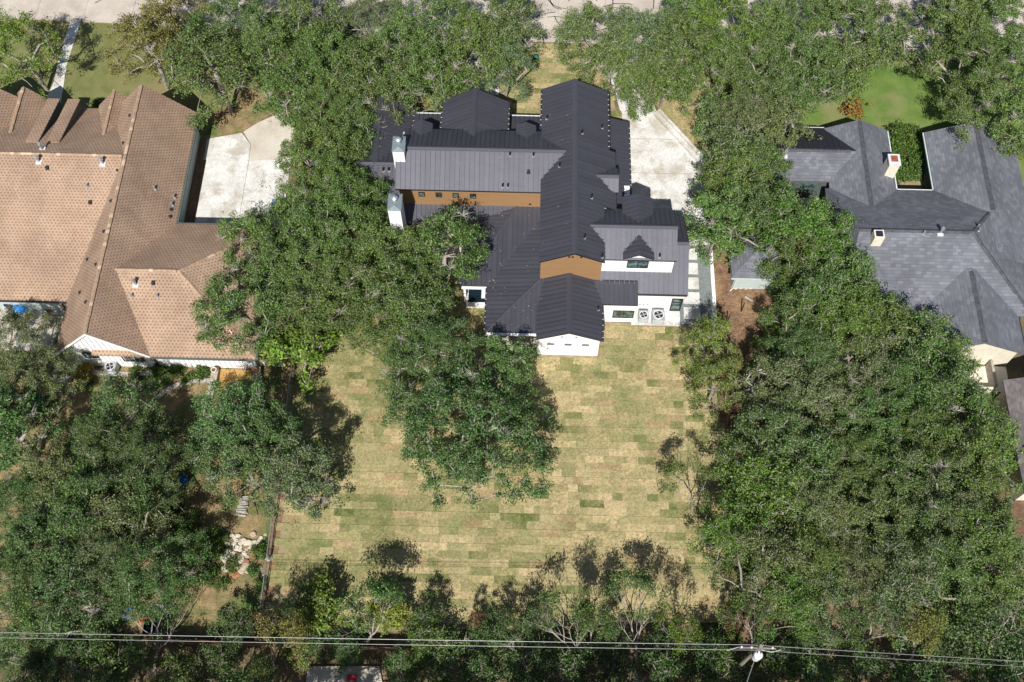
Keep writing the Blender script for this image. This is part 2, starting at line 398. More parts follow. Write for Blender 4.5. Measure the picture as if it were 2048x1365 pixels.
# retaining wall between drive and side lawn
rw = root('retaining_wall', 'long pale concrete retaining wall slanting along the driveway edge', 'wall', (13.8, 20.9, 0))
mb = MB(); mb.prism(ccw([(11.75, 23.95), (11.45, 23.7), (15.75, 17.75), (16.05, 17.95)]), .0, .42); mb.build('wall', MAT['conc'], rw)
mb = MB(); mb.prism(ccw([(12.0, 24.05), (11.78, 23.93), (16.08, 17.97), (16.3, 18.1)]), .0, .62); mb.build('cap', MAT['conc'], rw)
mb = MB(); mb.prism(ccw([(10.55, 28.0), (10.75, 28.0), (11.75, 23.95), (11.5, 23.85)]), .0, .2); mb.build('kerb', MAT['conc'], rw)
# white garden wall east of the stepping pads
gw = root('garden_wall', 'narrow white wall beside the gravel strip with square pads', 'wall', (15.85, 5.3, 0))
mb = MB(); mb.box(15.7, 15.98, 1.0, 10.4, 0, .75); mb.build('wall', MAT['white'], gw)
mb = MB(); mb.box(15.66, 16.02, -.4, 1.0, 0, .55); mb.build('end', MAT['white'], gw)
# gravel strip with pads
flat('gravel_strip', [(13.0, 1.9), (15.7, 1.9), (15.7, 9.6), (13.0, 9.6)], .03, MAT['gravel'])
pads = [(9.35, 8.1), (7.75, 6.5), (6.1, 4.85), (4.45, 3.2), (2.8, 2.65)]
pp = root('stepping_path', None, None, (14.1, 6, 0)); pp['kind'] = 'structure'
for y1 in (9.35, 7.9, 6.45, 5.0, 3.55):
    mb = MB(); mb.box(13.35, 14.75, y1-1.12, y1, .0, .075); mb.build('pad', MAT['conc'], pp)
flat('equipment_pad', [(8.9, 1.75), (13.0, 1.75), (13.0, 3.25), (8.9, 3.25)], .06, MAT['conc'], .06)
# front walk: big slabs
fw = [[(-5.9, y), (-2.95, y), (-2.95, y+.95), (-5.9, y+.95)] for y in (21.2, 22.3, 23.4, 24.5, 25.6, 26.7, 27.8, 28.9, 30.0, 31.1)]
slabs('front_walk', fw, .09, MAT['conc'], .04)
# back patios
flat('rear_patio', [(-2.7, -1.25), (1.1, -1.25), (1.1, 4.2), (-2.7, 4.2)], .07, MAT['concold'], .07)
flat('side_patio', [(-10.5, 5.7), (-5.2, 5.7), (-5.2, 10.5), (-10.5, 10.5)], .07, MAT['concold'], .07)
# left neighbour: driveway, apron and front path
slabs('neighbour_driveway', [[(-29.3, 10.0), (-25.45, 10.0), (-25.45, 14.4), (-29.3, 14.4)], [(-25.45, 10.0), (-21.6, 10.0), (-21.6, 14.4), (-25.45, 14.4)],
      [(-29.3, 14.4), (-25.45, 14.4), (-25.45, 17.6), (-29.3, 17.6)], [(-25.45, 14.4), (-21.6, 14.4), (-21.6, 17.9), (-25.45, 17.6)],
      [(-29.6, 17.6), (-25.45, 17.6), (-25.5, 19.4), (-26.5, 20.7), (-29.6, 19.9)]], .05, MAT['conc'])
slabs('driveway_apron', [[(-25.45, 17.6), (-21.6, 17.9), (-21.6, 21.4), (-22.2, 23.2), (-23.4, 23.0), (-25.2, 21.9), (-26.4, 20.8), (-25.5, 19.4)], [(-21.6, 17.9), (-20.6, 18), (-20.6, 27), (-22.6, 27), (-22.2, 23.2), (-21.6, 21.4)]], .045, MAT['concold'])
flat('front_path', pxpoly([(142, 40), (163, 40), (134, 130), (122, 205), (118, 240), (60, 240), (93, 198), (108, 165), (118, 120)]), .045, MAT['conc'], .04)
flat('bed_mulch', pxpoly([(398, 235), (462, 215), (470, 222), (415, 245), (400, 262)]), .012, MAT['litter'])
flat('bare_verge', pxpoly([(470, 160), (560, 175), (545, 225), (495, 262), (432, 272), (405, 270), (440, 235), (470, 222)]), .010, MAT['backyard'])
flat('house_side_strip', pxpoly([(385, 275), (400, 275), (392, 445), (360, 445)]), .012, MAT['litter'])
flat('neighbour_patio', [(-46, -2.0), (-37.2, -2.0), (-37.2, 1.9), (-46, 1.9)], .02, MAT['concold'], .02)
flat('side_path', pxpoly([(1575, 205), (1588, 205), (1594, 252), (1570, 252)]), .03, MAT['conc'], .03)
flat('courtyard_bed', [(31.6, 13.8), (35.2, 13.8), (35.2, 17.0), (31.6, 17.0)], .012, MAT['soil'])
flat('west_courtyard', [(23.6, 11.8), (25.9, 11.8), (25.9, 14.9), (23.6, 14.9)], .012, MAT['conc'])
flat('rear_slab', pxpoly([(618, 1334), (760, 1334), (768, 1385), (610, 1385)]), .25, MAT['concold'], .25)

# ------------------------------------------------------------------ sod lawns laid in strips
rs = random.Random(11)
TAN = np.array((.42, .33, .18)); OLV = np.array((.22, .215, .095)); GRN = np.array((.085, .115, .032)); BRN = np.array((.30, .215, .115))
def sod_colour(x, y, front=False):
    g = (.50 if y > 15 else .34)+.16*math.sin(x*.31+1.3*math.sin(y*.23))*math.cos(y*.29+.4)+(.20 if x < -9 else 0)-(.10 if (x > 2 and y < -10) else 0)
    g += rs.gauss(0, .23); u = rs.random()
    if u < .10: g = rs.uniform(.8, 1.05)
    if u > .93: return tuple(BRN*rs.uniform(.85, 1.1))
    g = min(max(g, 0), 1.05)
    c = TAN*(1-g/.55)+OLV*(g/.55) if g < .55 else OLV*(1-(g-.55)/.45)+GRN*((g-.55)/.45)
    return tuple(np.clip(c*rs.uniform(.88, 1.12), .01, 1))
unit = MB(); unit.box(-.5, .5, -.5, .5, 0, 1); UNIT_SOD = unit.data('sod_piece', MAT['sod'])
def inside(x, y, poly):
    c = False; n = len(poly)
    for i in range(n):
        a, b_ = poly[i], poly[(i+1) % n]
        if (a[1] > y) != (b_[1] > y) and x < (b_[0]-a[0])*(y-a[1])/(b_[1]-a[1])+a[0]: c = not c
    return c
def sod_lawn(name, poly, holes, big_box, limit, along_y=False):
    base = flat(name, poly, .012, MAT['soil'])
    a = np.array(poly); x0, y0 = a.min(0); x1, y1 = a.max(0); rest = MB(); n = 0
    rowh = .61; lo, hi = (x0, x1) if along_y else (y0, y1); s0, s1 = (y0, y1) if along_y else (x0, x1)
    r = lo
    while r < hi:
        s = s0-rs.uniform(0, 1.6); wob = rs.uniform(-.02, .02)
        while s < s1:
            L = rs.choice((1.5, 1.5, 1.52, 1.1, 1.9, .8)); cx, cy = (r+rowh/2, s+L/2) if along_y else (s+L/2, r+rowh/2)
            if inside(cx, cy, poly) and not any(h[0] < cx < h[1] and h[2] < cy < h[3] for h in holes):
                h = .035+rs.uniform(0, .014); c = sod_colour(cx, cy); lx, ly = (rowh-.004, L-.006) if along_y else (L-.006, rowh-.004)
                if big_box[0] < cx < big_box[1] and big_box[2] < cy < big_box[3] and n < limit:
                    o = bpy.data.objects.new('sod_piece', UNIT_SOD); COL.objects.link(o); o.parent = base
                    o.location = (cx, cy+wob, .013); o.scale = (lx, ly, h); o.color = (*c, 1); o.rotation_euler = (0, 0, rs.uniform(-.006, .006)); n += 1
                else: rest.box(cx-lx/2, cx+lx/2, cy+wob-ly/2, cy+wob+ly/2, .013, .013+h, col=c)
            s += L
        r += rowh
    rest.build('sod_rest', MAT['sodc'], base, kind='stuff')
    return base
sod_lawn('back_lawn', [(-18.5, -24.6), (15.9, -22.5), (15.6, 1.75), (6.0, 2.0), (6.0, 12), (-11, 12), (-18.6, 14)],
         [(-2.75, 1.1, -1.3, 30), (1.0, 6.15, -1.25, 30), (-11, -5.2, 5.6, 30), (-5.2, 6.2, 3.3, 30), (6.0, 16, 1.9, 30), (-11, 20, 10.4, 30)], (-11.0, 13.5, -19.5, -2.0), 300)
sod_lawn('front_lawn', [(-19, 20.5), (8.6, 20.5), (7.3, 28.4), (6.3, 31.9), (-3, 32.2), (-19, 32.6)],
         [(-6.0, -2.9, 20, 33), (-15.6, -10.8, 12, 21.4), (-7.5, 8.6, 12, 20.8), (6.5, 8.6, 20, 20.4)], (0, 0, 0, 0), 0)
sod_lawn('drive_side_lawn', [(10.8, 28.2), (12.0, 24.2), (16.2, 18.3), (17.0, 18.3), (16.6, 30.5), (11, 31)], [], (0, 0, 0, 0), 0, True)

# ------------------------------------------------------------------ roofs and walls
def frame_of(poly):
    p = [np.array(q, float) for q in poly]; n = np.zeros(3)
    for i in range(len(p)): n += np.cross(p[i]-p[0], p[(i+1) % len(p)]-p[0])
    n /= np.linalg.norm(n)
    if n[2] < 0: n = -n
    up = np.array([0, 0, 1.0])-n*n[2]
    if np.linalg.norm(up) < 1e-3: up = np.array([0, 1.0, 0])
    up /= np.linalg.norm(up); t = np.cross(up, n); return n, t, up
def clip(poly, axis, lo, hi):
    """clip list of 2-D points to lo<=axis<=hi"""
    for s, lim in ((1, lo), (-1, hi)):
        out = []
        for i in range(len(poly)):
            a, b_ = poly[i], poly[(i+1) % len(poly)]; da, db = s*(a[axis]-lim), s*(b_[axis]-lim)
            if da >= 0: out.append(a)
            if (da >= 0) != (db >= 0):
                k = da/(da-db); out.append((a[0]+k*(b_[0]-a[0]), a[1]+k*(b_[1]-a[1])))
        poly = out
        if len(poly) < 3: return []
    return poly
PL = {}
def roof_plane(house, key, poly, mat, thick=.14, name='roof'):
    n, t, up = frame_of(poly); PL[key] = (n, poly[0]); o0 = np.array(poly[0])
    mb = MB(); mb.slab(poly, (0, 0, -thick), 0, lambda p: (float(np.dot(p-o0, t))+50, float(np.dot(p-o0, up))+50))
    return mb.build(name, mat, house)
def seam_plane(house, key, poly, split=True, width=.41, name='roof'):
    """standing-seam plane: a dark deck and one raised panel per seam bay, ribs along the fall line"""
    deck = roof_plane(house, key, [tuple(np.array(p)-np.array([0, 0, .03])) for p in poly], MAT['black'], .16, name)
    n, t, up = frame_of(poly); PL[key] = (n, poly[0]); o0 = np.array(poly[0], float)
    p2 = [(float(np.dot(np.array(p)-o0, t)), float(np.dot(np.array(p)-o0, up))) for p in poly]
    lo = min(p[0] for p in p2); hi = max(p[0] for p in p2); k = max(1, round((hi-lo)/width)); wd = (hi-lo)/k; rest = MB()
    back = lambda q, h: o0+t*q[0]+up*q[1]+n*h
    for i in range(k):
        a = lo+i*wd; q = clip(p2, 0, a+.048, a+wd)
        if len(q) < 3: continue
        ar = abs(sum(q[j][0]*q[(j+1) % len(q)][1]-q[(j+1) % len(q)][0]*q[j][1] for j in range(len(q))))/2
        if ar < .004: continue
        mb = MB() if split else rest
        mb.slab([back(v, .0) for v in q], -n*.02)
        rb = clip(p2, 0, a, a+.035)
        if len(rb) >= 3: mb.slab([back(v, .075) for v in rb], -n*.075)
        if split: mb.build('roof_panel', MAT['seam'], deck)
    if not split: rest.build('roof_panels', MAT['seam'], deck, kind='stuff')
    return deck
def cap_strip(house, a, b_, w=.22, h=.05, mat='seam', name='ridge_cap', sub=None):
    a = np.array(a, float); b_ = np.array(b_, float); d = (b_-a)/np.linalg.norm(b_-a); s = np.cross(d, (0, 0, 1)); s /= np.linalg.norm(s)
    mb = MB()
    mb.slab([a+s*w+np.array((0, 0, h-w*.4)), a+np.array((0, 0, h)), b_+np.array((0, 0, h)), b_+s*w+np.array((0, 0, h-w*.4))], (0, 0, -.04))
    mb.slab([a-s*w+np.array((0, 0, h-w*.4)), a+np.array((0, 0, h)), b_+np.array((0, 0, h)), b_-s*w+np.array((0, 0, h-w*.4))], (0, 0, -.04))
    return mb.build(name, MAT[mat], house)
def ridge_tiles(house, a, b_, mats, step=.3, w=.13, name='ridge_caps'):
    a = np.array(a, float); b_ = np.array(b_, float); L = np.linalg.norm(b_-a); d = (b_-a)/L; s = np.cross(d, (0, 0, 1)); s /= np.linalg.norm(s); k = int(L/step)
    mb = MB()
    for i in range(k):
        p = a+d*(i*step); q = a+d*((i+1)*step+.05); z1 = .05; z0 = .03; w_ = w+R.uniform(-.01, .02); mi = 1 if R.random() < .12 else 0
        for sg in (1, -1):
            mb.slab([p+s*sg*w_+np.array((0, 0, z1-w*.55)), p+np.array((0, 0, z1)), q+np.array((0, 0, z0)), q+s*sg*w_+np.array((0, 0, z0-w*.55))], (0, 0, -.03), mi)
    return mb.build(name, mats, house, kind='stuff')
def gable(house, key, axis, r, e0, e1, z_r, z0, z1, a, b_, metal=True, mat=None, split=(True, True), cap=True):
    """axis 'y': ridge runs along y at x=r, eaves at x=e0 (west) and x=e1 (east), from y=a to y=b"""
    P = (lambda u, v, z: (u, v, z)) if axis == 'y' else (lambda u, v, z: (v, u, z))
    p0 = [P(e0, a, z0), P(e0, b_, z0), P(r, b_, z_r), P(r, a, z_r)]; p1 = [P(e1, a, z1), P(e1, b_, z1), P(r, b_, z_r), P(r, a, z_r)]
    if metal:
        seam_plane(house, key+'0', p0, split[0]); seam_plane(house, key+'1', p1, split[1])
        if cap: cap_strip(house, P(r, a, z_r+.03), P(r, b_, z_r+.03))
    else:
        roof_plane(house, key+'0', p0, mat); roof_plane(house, key+'1', p1, mat)
def wallbox(house, x0, x1, y0, y1, z0, z1, mat, name='wall'):
    mb = MB(); mb.box(x0, x1, y0, y1, z0, z1); return mb.build(name, MAT[mat], house)
def gable_wall(house, pts, d, mat, name='gable_wall'):
    mb = MB(); mb.slab(pts, d); return mb.build(name, MAT[mat], house)
def window(house, c, w, h, face='S', mull=1, frame='black', fw=.07, mat='glass', name='window'):
    """framed window: mesh 'window' (frame) with one pane child per light"""
    cx, cy, cz = c; dx = {'S': (1, 0), 'N': (-1, 0), 'E': (0, 1), 'W': (0, -1)}[face]; nx = {'S': (0, -1), 'N': (0, 1), 'E': (1, 0), 'W': (-1, 0)}[face]
    def pt(u, v, d): return (cx+dx[0]*u+nx[0]*d, cy+dx[1]*u+nx[1]*d, cz+v)
    def bar(mb, u0, u1, v0, v1, d0, d1):
        mb.mesh([pt(u0, v0, d0), pt(u1, v0, d0), pt(u1, v0, d1), pt(u0, v0, d1), pt(u0, v1, d0), pt(u1, v1, d0), pt(u1, v1, d1), pt(u0, v1, d1)],
                [(3, 2, 1, 0), (4, 5, 6, 7), (0, 1, 5, 4), (1, 2, 6, 5), (2, 3, 7, 6), (3, 0, 4, 7)])
    mb = MB(); bar(mb, -w/2, w/2, -h/2, -h/2+fw, -.05, .05); bar(mb, -w/2, w/2, h/2-fw, h/2, -.05, .05)
    bar(mb, -w/2, -w/2+fw, -h/2+fw, h/2-fw, -.05, .05); bar(mb, w/2-fw, w/2, -h/2+fw, h/2-fw, -.05, .05)
    cols = mull+1; cw = (w-2*fw)/cols
    for i in range(1, cols): bar(mb, -w/2+fw+i*cw-.03, -w/2+fw+i*cw+.03, -h/2+fw, h/2-fw, -.05, .045)
    o = mb.build(name, MAT[frame], house)
    for i in range(cols):
        pm = MB(); u0 = -w/2+fw+i*cw+(.03 if i else 0); u1 = -w/2+fw+(i+1)*cw-(.03 if i < cols-1 else 0); bar(pm, u0, u1, -h/2+fw, h/2-fw, -.03, .012); pm.build('pane', MAT[mat], o)
    return o
def pipe_vent(house, px, py, key, kind='pipe', name='vent_pipe', s=1.0, mat=None):
    p = ray_plane(px, py, PL[key]); x, y, z = p; mb = MB()
    if kind == 'pipe':
        mb.cyl((x, y), .15*s, z-.05, z+.04*s, 10, .12*s); o = mb.build(name, MAT['steel'], house)
        mb = MB(); mb.cyl((x, y), .08*s, z, z+.40*s, 8); mb.build('pipe', MAT['black'] if mat is None else MAT[mat], o)
    elif kind == 'hood':
        mb.box(x-.15, x+.15, y-.15, y+.15, z-.1, z+.02); mb.box(x-.11, x+.11, y-.12, y+.1, z+.02, z+.24)
        mb.build(name, MAT['darktrim'], house)
    elif kind == 'flue':
        mb.box(x-.24, x+.24, y-.24, y+.24, z-.1, z+.05); o = mb.build(name, MAT['lightgrey'], house)
        mb = MB(); mb.cyl((x, y), .1, z, z+.7, 10); mb.cyl((x, y), .17, z+.7, z+.85, 10, .12); mb.build('pipe', MAT['galv'], o)
    elif kind == 'disc':
        mb.cyl((x, y), .16, z-.02, z+.16, 8, .1); mb.build(name, MAT['darktrim'], house)
def gutter(house, a, b_, mat='darktrim', straps=True, w=.13):
    a = np.array(a, float); b_ = np.array(b_, float); d = b_-a; L = np.linalg.norm(d); d /= L; s = np.cross(d, (0, 0, 1.0)); mb = MB()
    mb.slab([a-s*w/2, a+s*w/2, b_+s*w/2, b_-s*w/2], (0, 0, -.12)); o = mb.build('gutter', MAT[mat], house)
    if straps:
        sm = MB()
        for i in range(int(L/.55)):
            p = a+d*(.3+i*.55); sm.slab([p-s*.06-d*.016, p+s*.06-d*.016, p+s*.06+d*.016, p-s*.06+d*.016], (0, 0, .02))
        sm.build('gutter_straps', MAT['strap'], o, kind='stuff')
    return o

# ================================================================== main house
H = root('modern_farmhouse', 'large white house with dark standing-seam metal roofs and wood-clad upper walls', 'house', (2, 10, 0))
# A: tall north-south gable
ZA = 7.95; SA = .518; xr = 3.75
za = lambda x: ZA-SA*abs(x-xr)
seam_plane(H, 'A0', [(1.0, 3.82, za(1.0)), (1.0, 21.1, za(1.0)), (xr, 21.1, ZA), (xr, 3.82, ZA)])
seam_plane(H, 'A1', [(6.62, 14.9, za(6.62)), (6.62, 21.1, za(6.62)), (xr, 21.1, ZA), (xr, 14.9, ZA)])
seam_plane(H, 'A2', [(7.25, 9.1, za(7.25)), (7.25, 14.895, za(7.25)), (xr, 14.895, ZA), (xr, 9.1, ZA)])
seam_plane(H, 'A3', [(6.2, 3.82, za(6.2)), (6.2, 9.095, za(6.2)), (xr, 9.095, ZA), (xr, 3.82, ZA)])
cap_strip(H, (xr, 3.8, ZA+.03), (xr, 21.12, ZA+.03))
wallbox(H, 1.2, 6.0, 4.05, 20.9, 0, za(1.2)-.2, 'white')
gable_wall(H, [(1.12, 4.03, 3.0), (6.02, 4.03, 3.0), (6.02, 4.03, za(6.02)-.14), (xr, 4.03, ZA-.14), (1.12, 4.03, za(1.12)-.14)], (0, .12, 0), 'clad', 'clad_gable')
gable_wall(H, [(1.2, 20.85, 3.0), (6.3, 20.85, 3.0), (6.3, 20.85, za(6.3)-.14), (xr, 20.85, ZA-.14), (1.2, 20.85, za(1.2)-.14)], (0, -.12, 0), 'clad', 'clad_gable')
wallbox(H, 6.0, 7.05, 9.3, 14.7, 3.0, za(7.05)-.16, 'white'); wallbox(H, 6.0, 6.4, 14.7, 20.85, 3.0, za(6.4)-.16, 'white')
gutter(H, (.93, 17.0, za(1.0)-.02), (.93, 21.1, za(1.0)-.02)); gutter(H, (6.70, 14.95, za(6.62)-.02), (6.70, 21.1, za(6.62)-.02))
for u in (3.35, 3.62, 4.3):   # little vents high in the clad gable
    mb = MB(); mb.box(u-.09, u+.09, 3.97, 4.03, 7.02, 7.14); mb.build('wall_vent', MAT['black'], H)
# B: east-west upper wing
seam_plane(H, 'BS', [(-11.05, 10.78, 6.05), (3.2, 10.78, 6.05), (3.2, 13.88, 7.6), (-11.05, 13.88, 7.6)])
seam_plane(H, 'BN', [(-10.6, 16.98, 6.05), (3.2, 16.98, 6.05), (3.2, 13.88, 7.6), (-10.6, 13.88, 7.6)])
cap_strip(H, (-10.6, 13.88, 7.63), (3.0, 13.88, 7.63))
wallbox(H, -10.75, 1.3, 10.96, 16.75, 0, 5.9, 'white')
gable_wall(H, [(-10.76, 10.93, 2.6), (1.15, 10.93, 2.6), (1.15, 10.93, 5.98), (-10.76, 10.93, 5.98)], (0, .1, 0), 'clad', 'clad_wall')
gable_wall(H, [(-10.78, 11.0, 3), (-10.78, 16.7, 3), (-10.78, 16.7, 5.95), (-10.78, 13.88, 7.42), (-10.78, 11.0, 5.95)], (.12, 0, 0), 'white', 'gable_wall')
for px in (843.5, 877.5, 911.5, 946):
    p = ray_plane(px, 389+(px-843)*.035, (np.array([0, 1.0, 0]), (0, 10.9, 0))); window(H, (p[0], 10.91, p[2]), .52, .62, 'S', 0, fw=.05)
mb = MB(); q = ray_plane(1060, 409, (np.array([0, 1.0, 0]), (0, 10.9, 0))); mb.box(q[0]-.1, q[0]+.1, 10.86, 10.93, q[2]-.07, q[2]+.07); mb.build('wall_vent', MAT['black'], H)
# C: entry gable, D: low roofs beside it, small gabled dormers
gable(H, 'C', 'y', -4.8, -7.68, -1.92, 6.5, 4.85, 4.85, 16.0, 21.05)
wallbox(H, -7.4, -2.2, 16.4, 20.7, 0, 4.8, 'white')
gable_wall(H, [(-7.4, 20.72, 4.0), (-2.2, 20.72, 4.0), (-2.2, 20.72, 4.92), (-4.8, 20.72, 6.36), (-7.4, 20.72, 4.92)], (0, -.12, 0), 'white')
gutter(H, (-7.74, 16.7, 4.82), (-7.74, 21.05, 4.82)); gutter(H, (-1.86, 16.7, 4.82), (-1.86, 21.05, 4.82))
seam_plane(H, 'D1', [(-10.3, 20.9, 3.15), (-7.45, 20.9, 3.15), (-7.45, 16.4, 4.0), (-10.3, 16.4, 4.0)], False)
seam_plane(H, 'D2', [(-2.1, 20.85, 3.15), (1.15, 20.85, 3.15), (1.15, 16.4, 4.0), (-2.1, 16.4, 4.0)], False)
gutter(H, (-10.2, 20.96, 3.14), (-7.8, 20.96, 3.14), 'strap', False); gutter(H, (-1.8, 20.92, 3.14), (1.0, 20.92, 3.14), 'strap', False)
wallbox(H, -10.3, -7.4, 16.4, 20.5, 0, 3.1, 'white'); wallbox(H, -2.2, 1.2, 16.4, 20.45, 0, 3.1, 'white')
for (cx, ny) in ((-9.15, 17.5), (-.32, 17.5)):
    gable(H, 'd%d' % int(cx), 'y', cx, cx-.85, cx+.85, 6.62, 6.16, 6.16, 15.6, ny, split=(False, False), cap=False)
    wallbox(H, cx-.68, cx+.68, 16.4, 17.3, 3.5, 6.1, 'white', 'dormer_wall')
    gable_wall(H, [(cx-.68, 17.32, 5.9), (cx+.68, 17.32, 5.9), (cx+.68, 17.32, 6.12), (cx, 17.32, 6.48), (cx-.68, 17.32, 6.12)], (0, -.1, 0), 'white')
# W: west single-storey gable and its cross wing
gable(H, 'W', 'y', -13.2, -15.95, -10.45, 4.6, 3.2, 3.2, 14.3, 21.65, split=(False, False))
gable(H, 'X', 'x', 14.4, 10.6, 18.2, 4.6, 3.1, 3.1, -18.6, -10.9, split=(False, False))
wallbox(H, -15.7, -10.75, 14.3, 21.35, 0, 3.1, 'white'); wallbox(H, -18.3, -10.9, 11.0, 17.8, 0, 3.0, 'white')
gable_wall(H, [(-15.7, 21.35, 2.9), (-10.75, 21.35, 2.9), (-10.75, 21.35, 3.24), (-13.2, 21.35, 4.48), (-15.7, 21.35, 3.24)], (0, -.12, 0), 'white')
gable_wall(H, [(-18.3, 11.0, 2.9), (-18.3, 17.8, 2.9), (-18.3, 17.8, 3.15), (-18.3, 14.4, 4.45), (-18.3, 11.0, 3.15)], (.12, 0, 0), 'white')
gutter(H, (-10.38, 17.0, 3.18), (-10.38, 21.6, 3.18))
# lower stepped hip roof in the south-west: 0..4 from north-west to south-east
seam_plane(H, 'L0', [(-10.7, 10.93, 3.62), (-.96, 10.93, 3.62), (-5.35, 9.3, 3.05), (-10.7, 9.3, 3.05)], False)
seam_plane(H, 'L1', [(-.96, 10.93, 3.62), (-5.35, 9.3, 3.05), (-5.35, 3.4, 3.05)])
seam_plane(H, 'L2', [(-.96, 10.93, 3.62), (1.15, 10.93, 3.62), (1.15, 9.8, 3.536), (-3.2, 3.4, 3.05), (-5.35, 3.4, 3.05)])
seam_plane(H, 'L3', [(1.15, 9.8, 3.536), (1.15, 4.03, 3.536), (-3.2, -.8, 3.05), (-3.2, 3.4, 3.05)])
seam_plane(H, 'L4', [(-3.2, -.8, 3.05), (1.15, 4.03, 3.536), (3.6, 4.03, 3.536), (3.6, -.8, 3.05)])
cap_strip(H, (-.96, 10.88, 3.63), (-5.35, 3.4, 3.06), .10, .05); cap_strip(H, (1.15, 4.0, 3.546), (-3.2, -.8, 3.06), .10, .05)
gutter(H, (-5.42, 3.4, 3.02), (-5.42, 9.2, 3.02)); gutter(H, (-3.27, -.8, 3.02), (-3.27, 3.3, 3.02))
gutter(H, (-5.3, 3.31, 3.01), (-3.25, 3.31, 3.01), 'white', False, .2); gutter(H, (-3.15, -.88, 3.01), (1.0, -.88, 3.01), 'white', False, .2)
wallbox(H, -2.6, 1.2, 4.2, 10.9, 0, 2.9, 'white'); wallbox(H, -5.0, -2.6, 6.2, 10.9, 0, 2.9, 'white'); wallbox(H, -10.5, -5.0, 9.7, 10.95, 0, 2.9, 'white')
for (x, y) in ((-5.1, 3.7), (-2.9, -.5), (-5.1, 6.3)):
    mb = MB(); mb.box(x-.1, x+.1, y-.1, y+.1, 0, 2.95); mb.build('porch_post', MAT['white'], H)
# H: rear gable with white wall
gable(H, 'H', 'y', 3.5, .9, 6.2, 4.5, 3.25, 3.23, -1.4, 4.0)
wallbox(H, 1.05, 6.02, -1.2, 4.02, 0, 3.15, 'white')
gable_wall(H, [(1.05, -1.22, 3.0), (6.02, -1.22, 3.0), (6.02, -1.22, 3.2), (3.5, -1.22, 4.37), (1.05, -1.22, 3.2)], (0, .12, 0), 'white')
for px in (1101, 1136, 1171):
    p = ray_plane(px, 688.5+(px-1101)*.03, (np.array([0, 1.0, 0]), (0, -1.22, 0))); window(H, (p[0], -1.22, p[2]), .56, .2, 'S', 0, fw=.035, frame='darktrim', mat='lightgrey')
for px in (1124, 1152.5):
    p = ray_plane(px, 674+(px-1124)*.03, (np.array([0, 1.0, 0]), (0, -1.22, 0))); mb = MB(); mb.box(p[0]-.06, p[0]+.06, -1.27, -1.2, p[2]-.05, p[2]+.05); mb.build('wall_vent', MAT['black'], H)
gutter(H, (6.27, -1.4, 3.2), (6.27, 1.8, 3.2))
# J: garage wing, wide lower gable with a long dormer storey on top
seam_plane(H, 'JS', [(6.0, 3.05, 3.12), (13.25, 3.05, 3.12), (13.25, 6.86, 5.0), (6.0, 6.86, 5.0)])
seam_plane(H, 'JN', [(6.0, 10.67, 3.12), (13.25, 10.67, 3.12), (13.25, 6.86, 5.0), (6.0, 6.86, 5.0)], False)
cap_strip(H, (11.9, 6.86, 5.03), (13.27, 6.86, 5.03))
wallbox(H, 6.1, 13.02, 3.2, 10.4, 0, 3.1, 'white')
gable_wall(H, [(13.04, 3.2, 2.9), (13.04, 10.4, 2.9), (13.04, 10.4, 3.12), (13.04, 6.86, 4.85), (13.04, 3.2, 3.05)], (-.12, 0, 0), 'white')
seam_plane(H, 'KS', [(4.6, 4.47, 6.08), (12.0, 4.47, 6.08), (12.0, 6.88, 7.3), (4.6, 6.88, 7.3)])
seam_plane(H, 'KN', [(4.6, 9.3, 6.08), (12.0, 9.3, 6.08), (12.0, 6.88, 7.3), (4.6, 6.88, 7.3)], False)
cap_strip(H, (5.0, 6.88, 7.33), (12.03, 6.88, 7.33), .2)
wallbox(H, 6.1, 11.85, 4.65, 9.1, 3.0, 6.02, 'white')
gable_wall(H, [(11.87, 4.65, 5.9), (11.87, 9.1, 5.9), (11.87, 9.1, 6.0), (11.87, 6.88, 7.15), (11.87, 4.65, 6.0)], (-.12, 0, 0), 'white')
for u in (6.3,):
    gutter(H, (6.3, 3.0, 3.08), (13.2, 3.0, 3.08), 'darktrim', False)
# dormer with window on the south side, gabled
gable(H, 'K', 'y', 8.92, 7.68, 10.16, 7.0, 6.36, 6.36, 4.42, 6.5, split=(True, True), cap=False)
gable_wall(H, [(7.8, 4.63, 5.9), (10.04, 4.63, 5.9), (10.04, 4.63, 6.28), (8.92, 4.63, 6.86), (7.8, 4.63, 6.28)], (0, .2, 0), 'white')
p = ray_plane(1275.5, 529, (np.array([0, 1.0, 0]), (0, 4.6, 0))); window(H, (p[0], 4.62, p[2]), 1.72, 1.15, 'S', 1)
# dormer on the north side and the little east dormer
gable(H, 'M', 'y', 8.95, 7.7, 10.2, 7.05, 6.4, 6.4, 7.3, 10.2, split=(False, False), cap=False)
wallbox(H, 7.85, 10.05, 9.0, 10.0, 3.5, 6.38, 'white', 'dormer_wall')
gable_wall(H, [(7.85, 10.02, 6.2), (10.05, 10.02, 6.2), (10.05, 10.02, 6.33), (8.95, 10.02, 6.9), (7.85, 10.02, 6.33)], (0, -.1, 0), 'white')
gable(H, 'Q', 'x', 11.95, 10.75, 13.15, 6.95, 6.3, 6.3, 5.3, 7.42, split=(False, False), cap=True)
wallbox(H, 6.4, 7.2, 10.95, 12.95, 4.5, 6.25, 'white', 'dormer_wall')
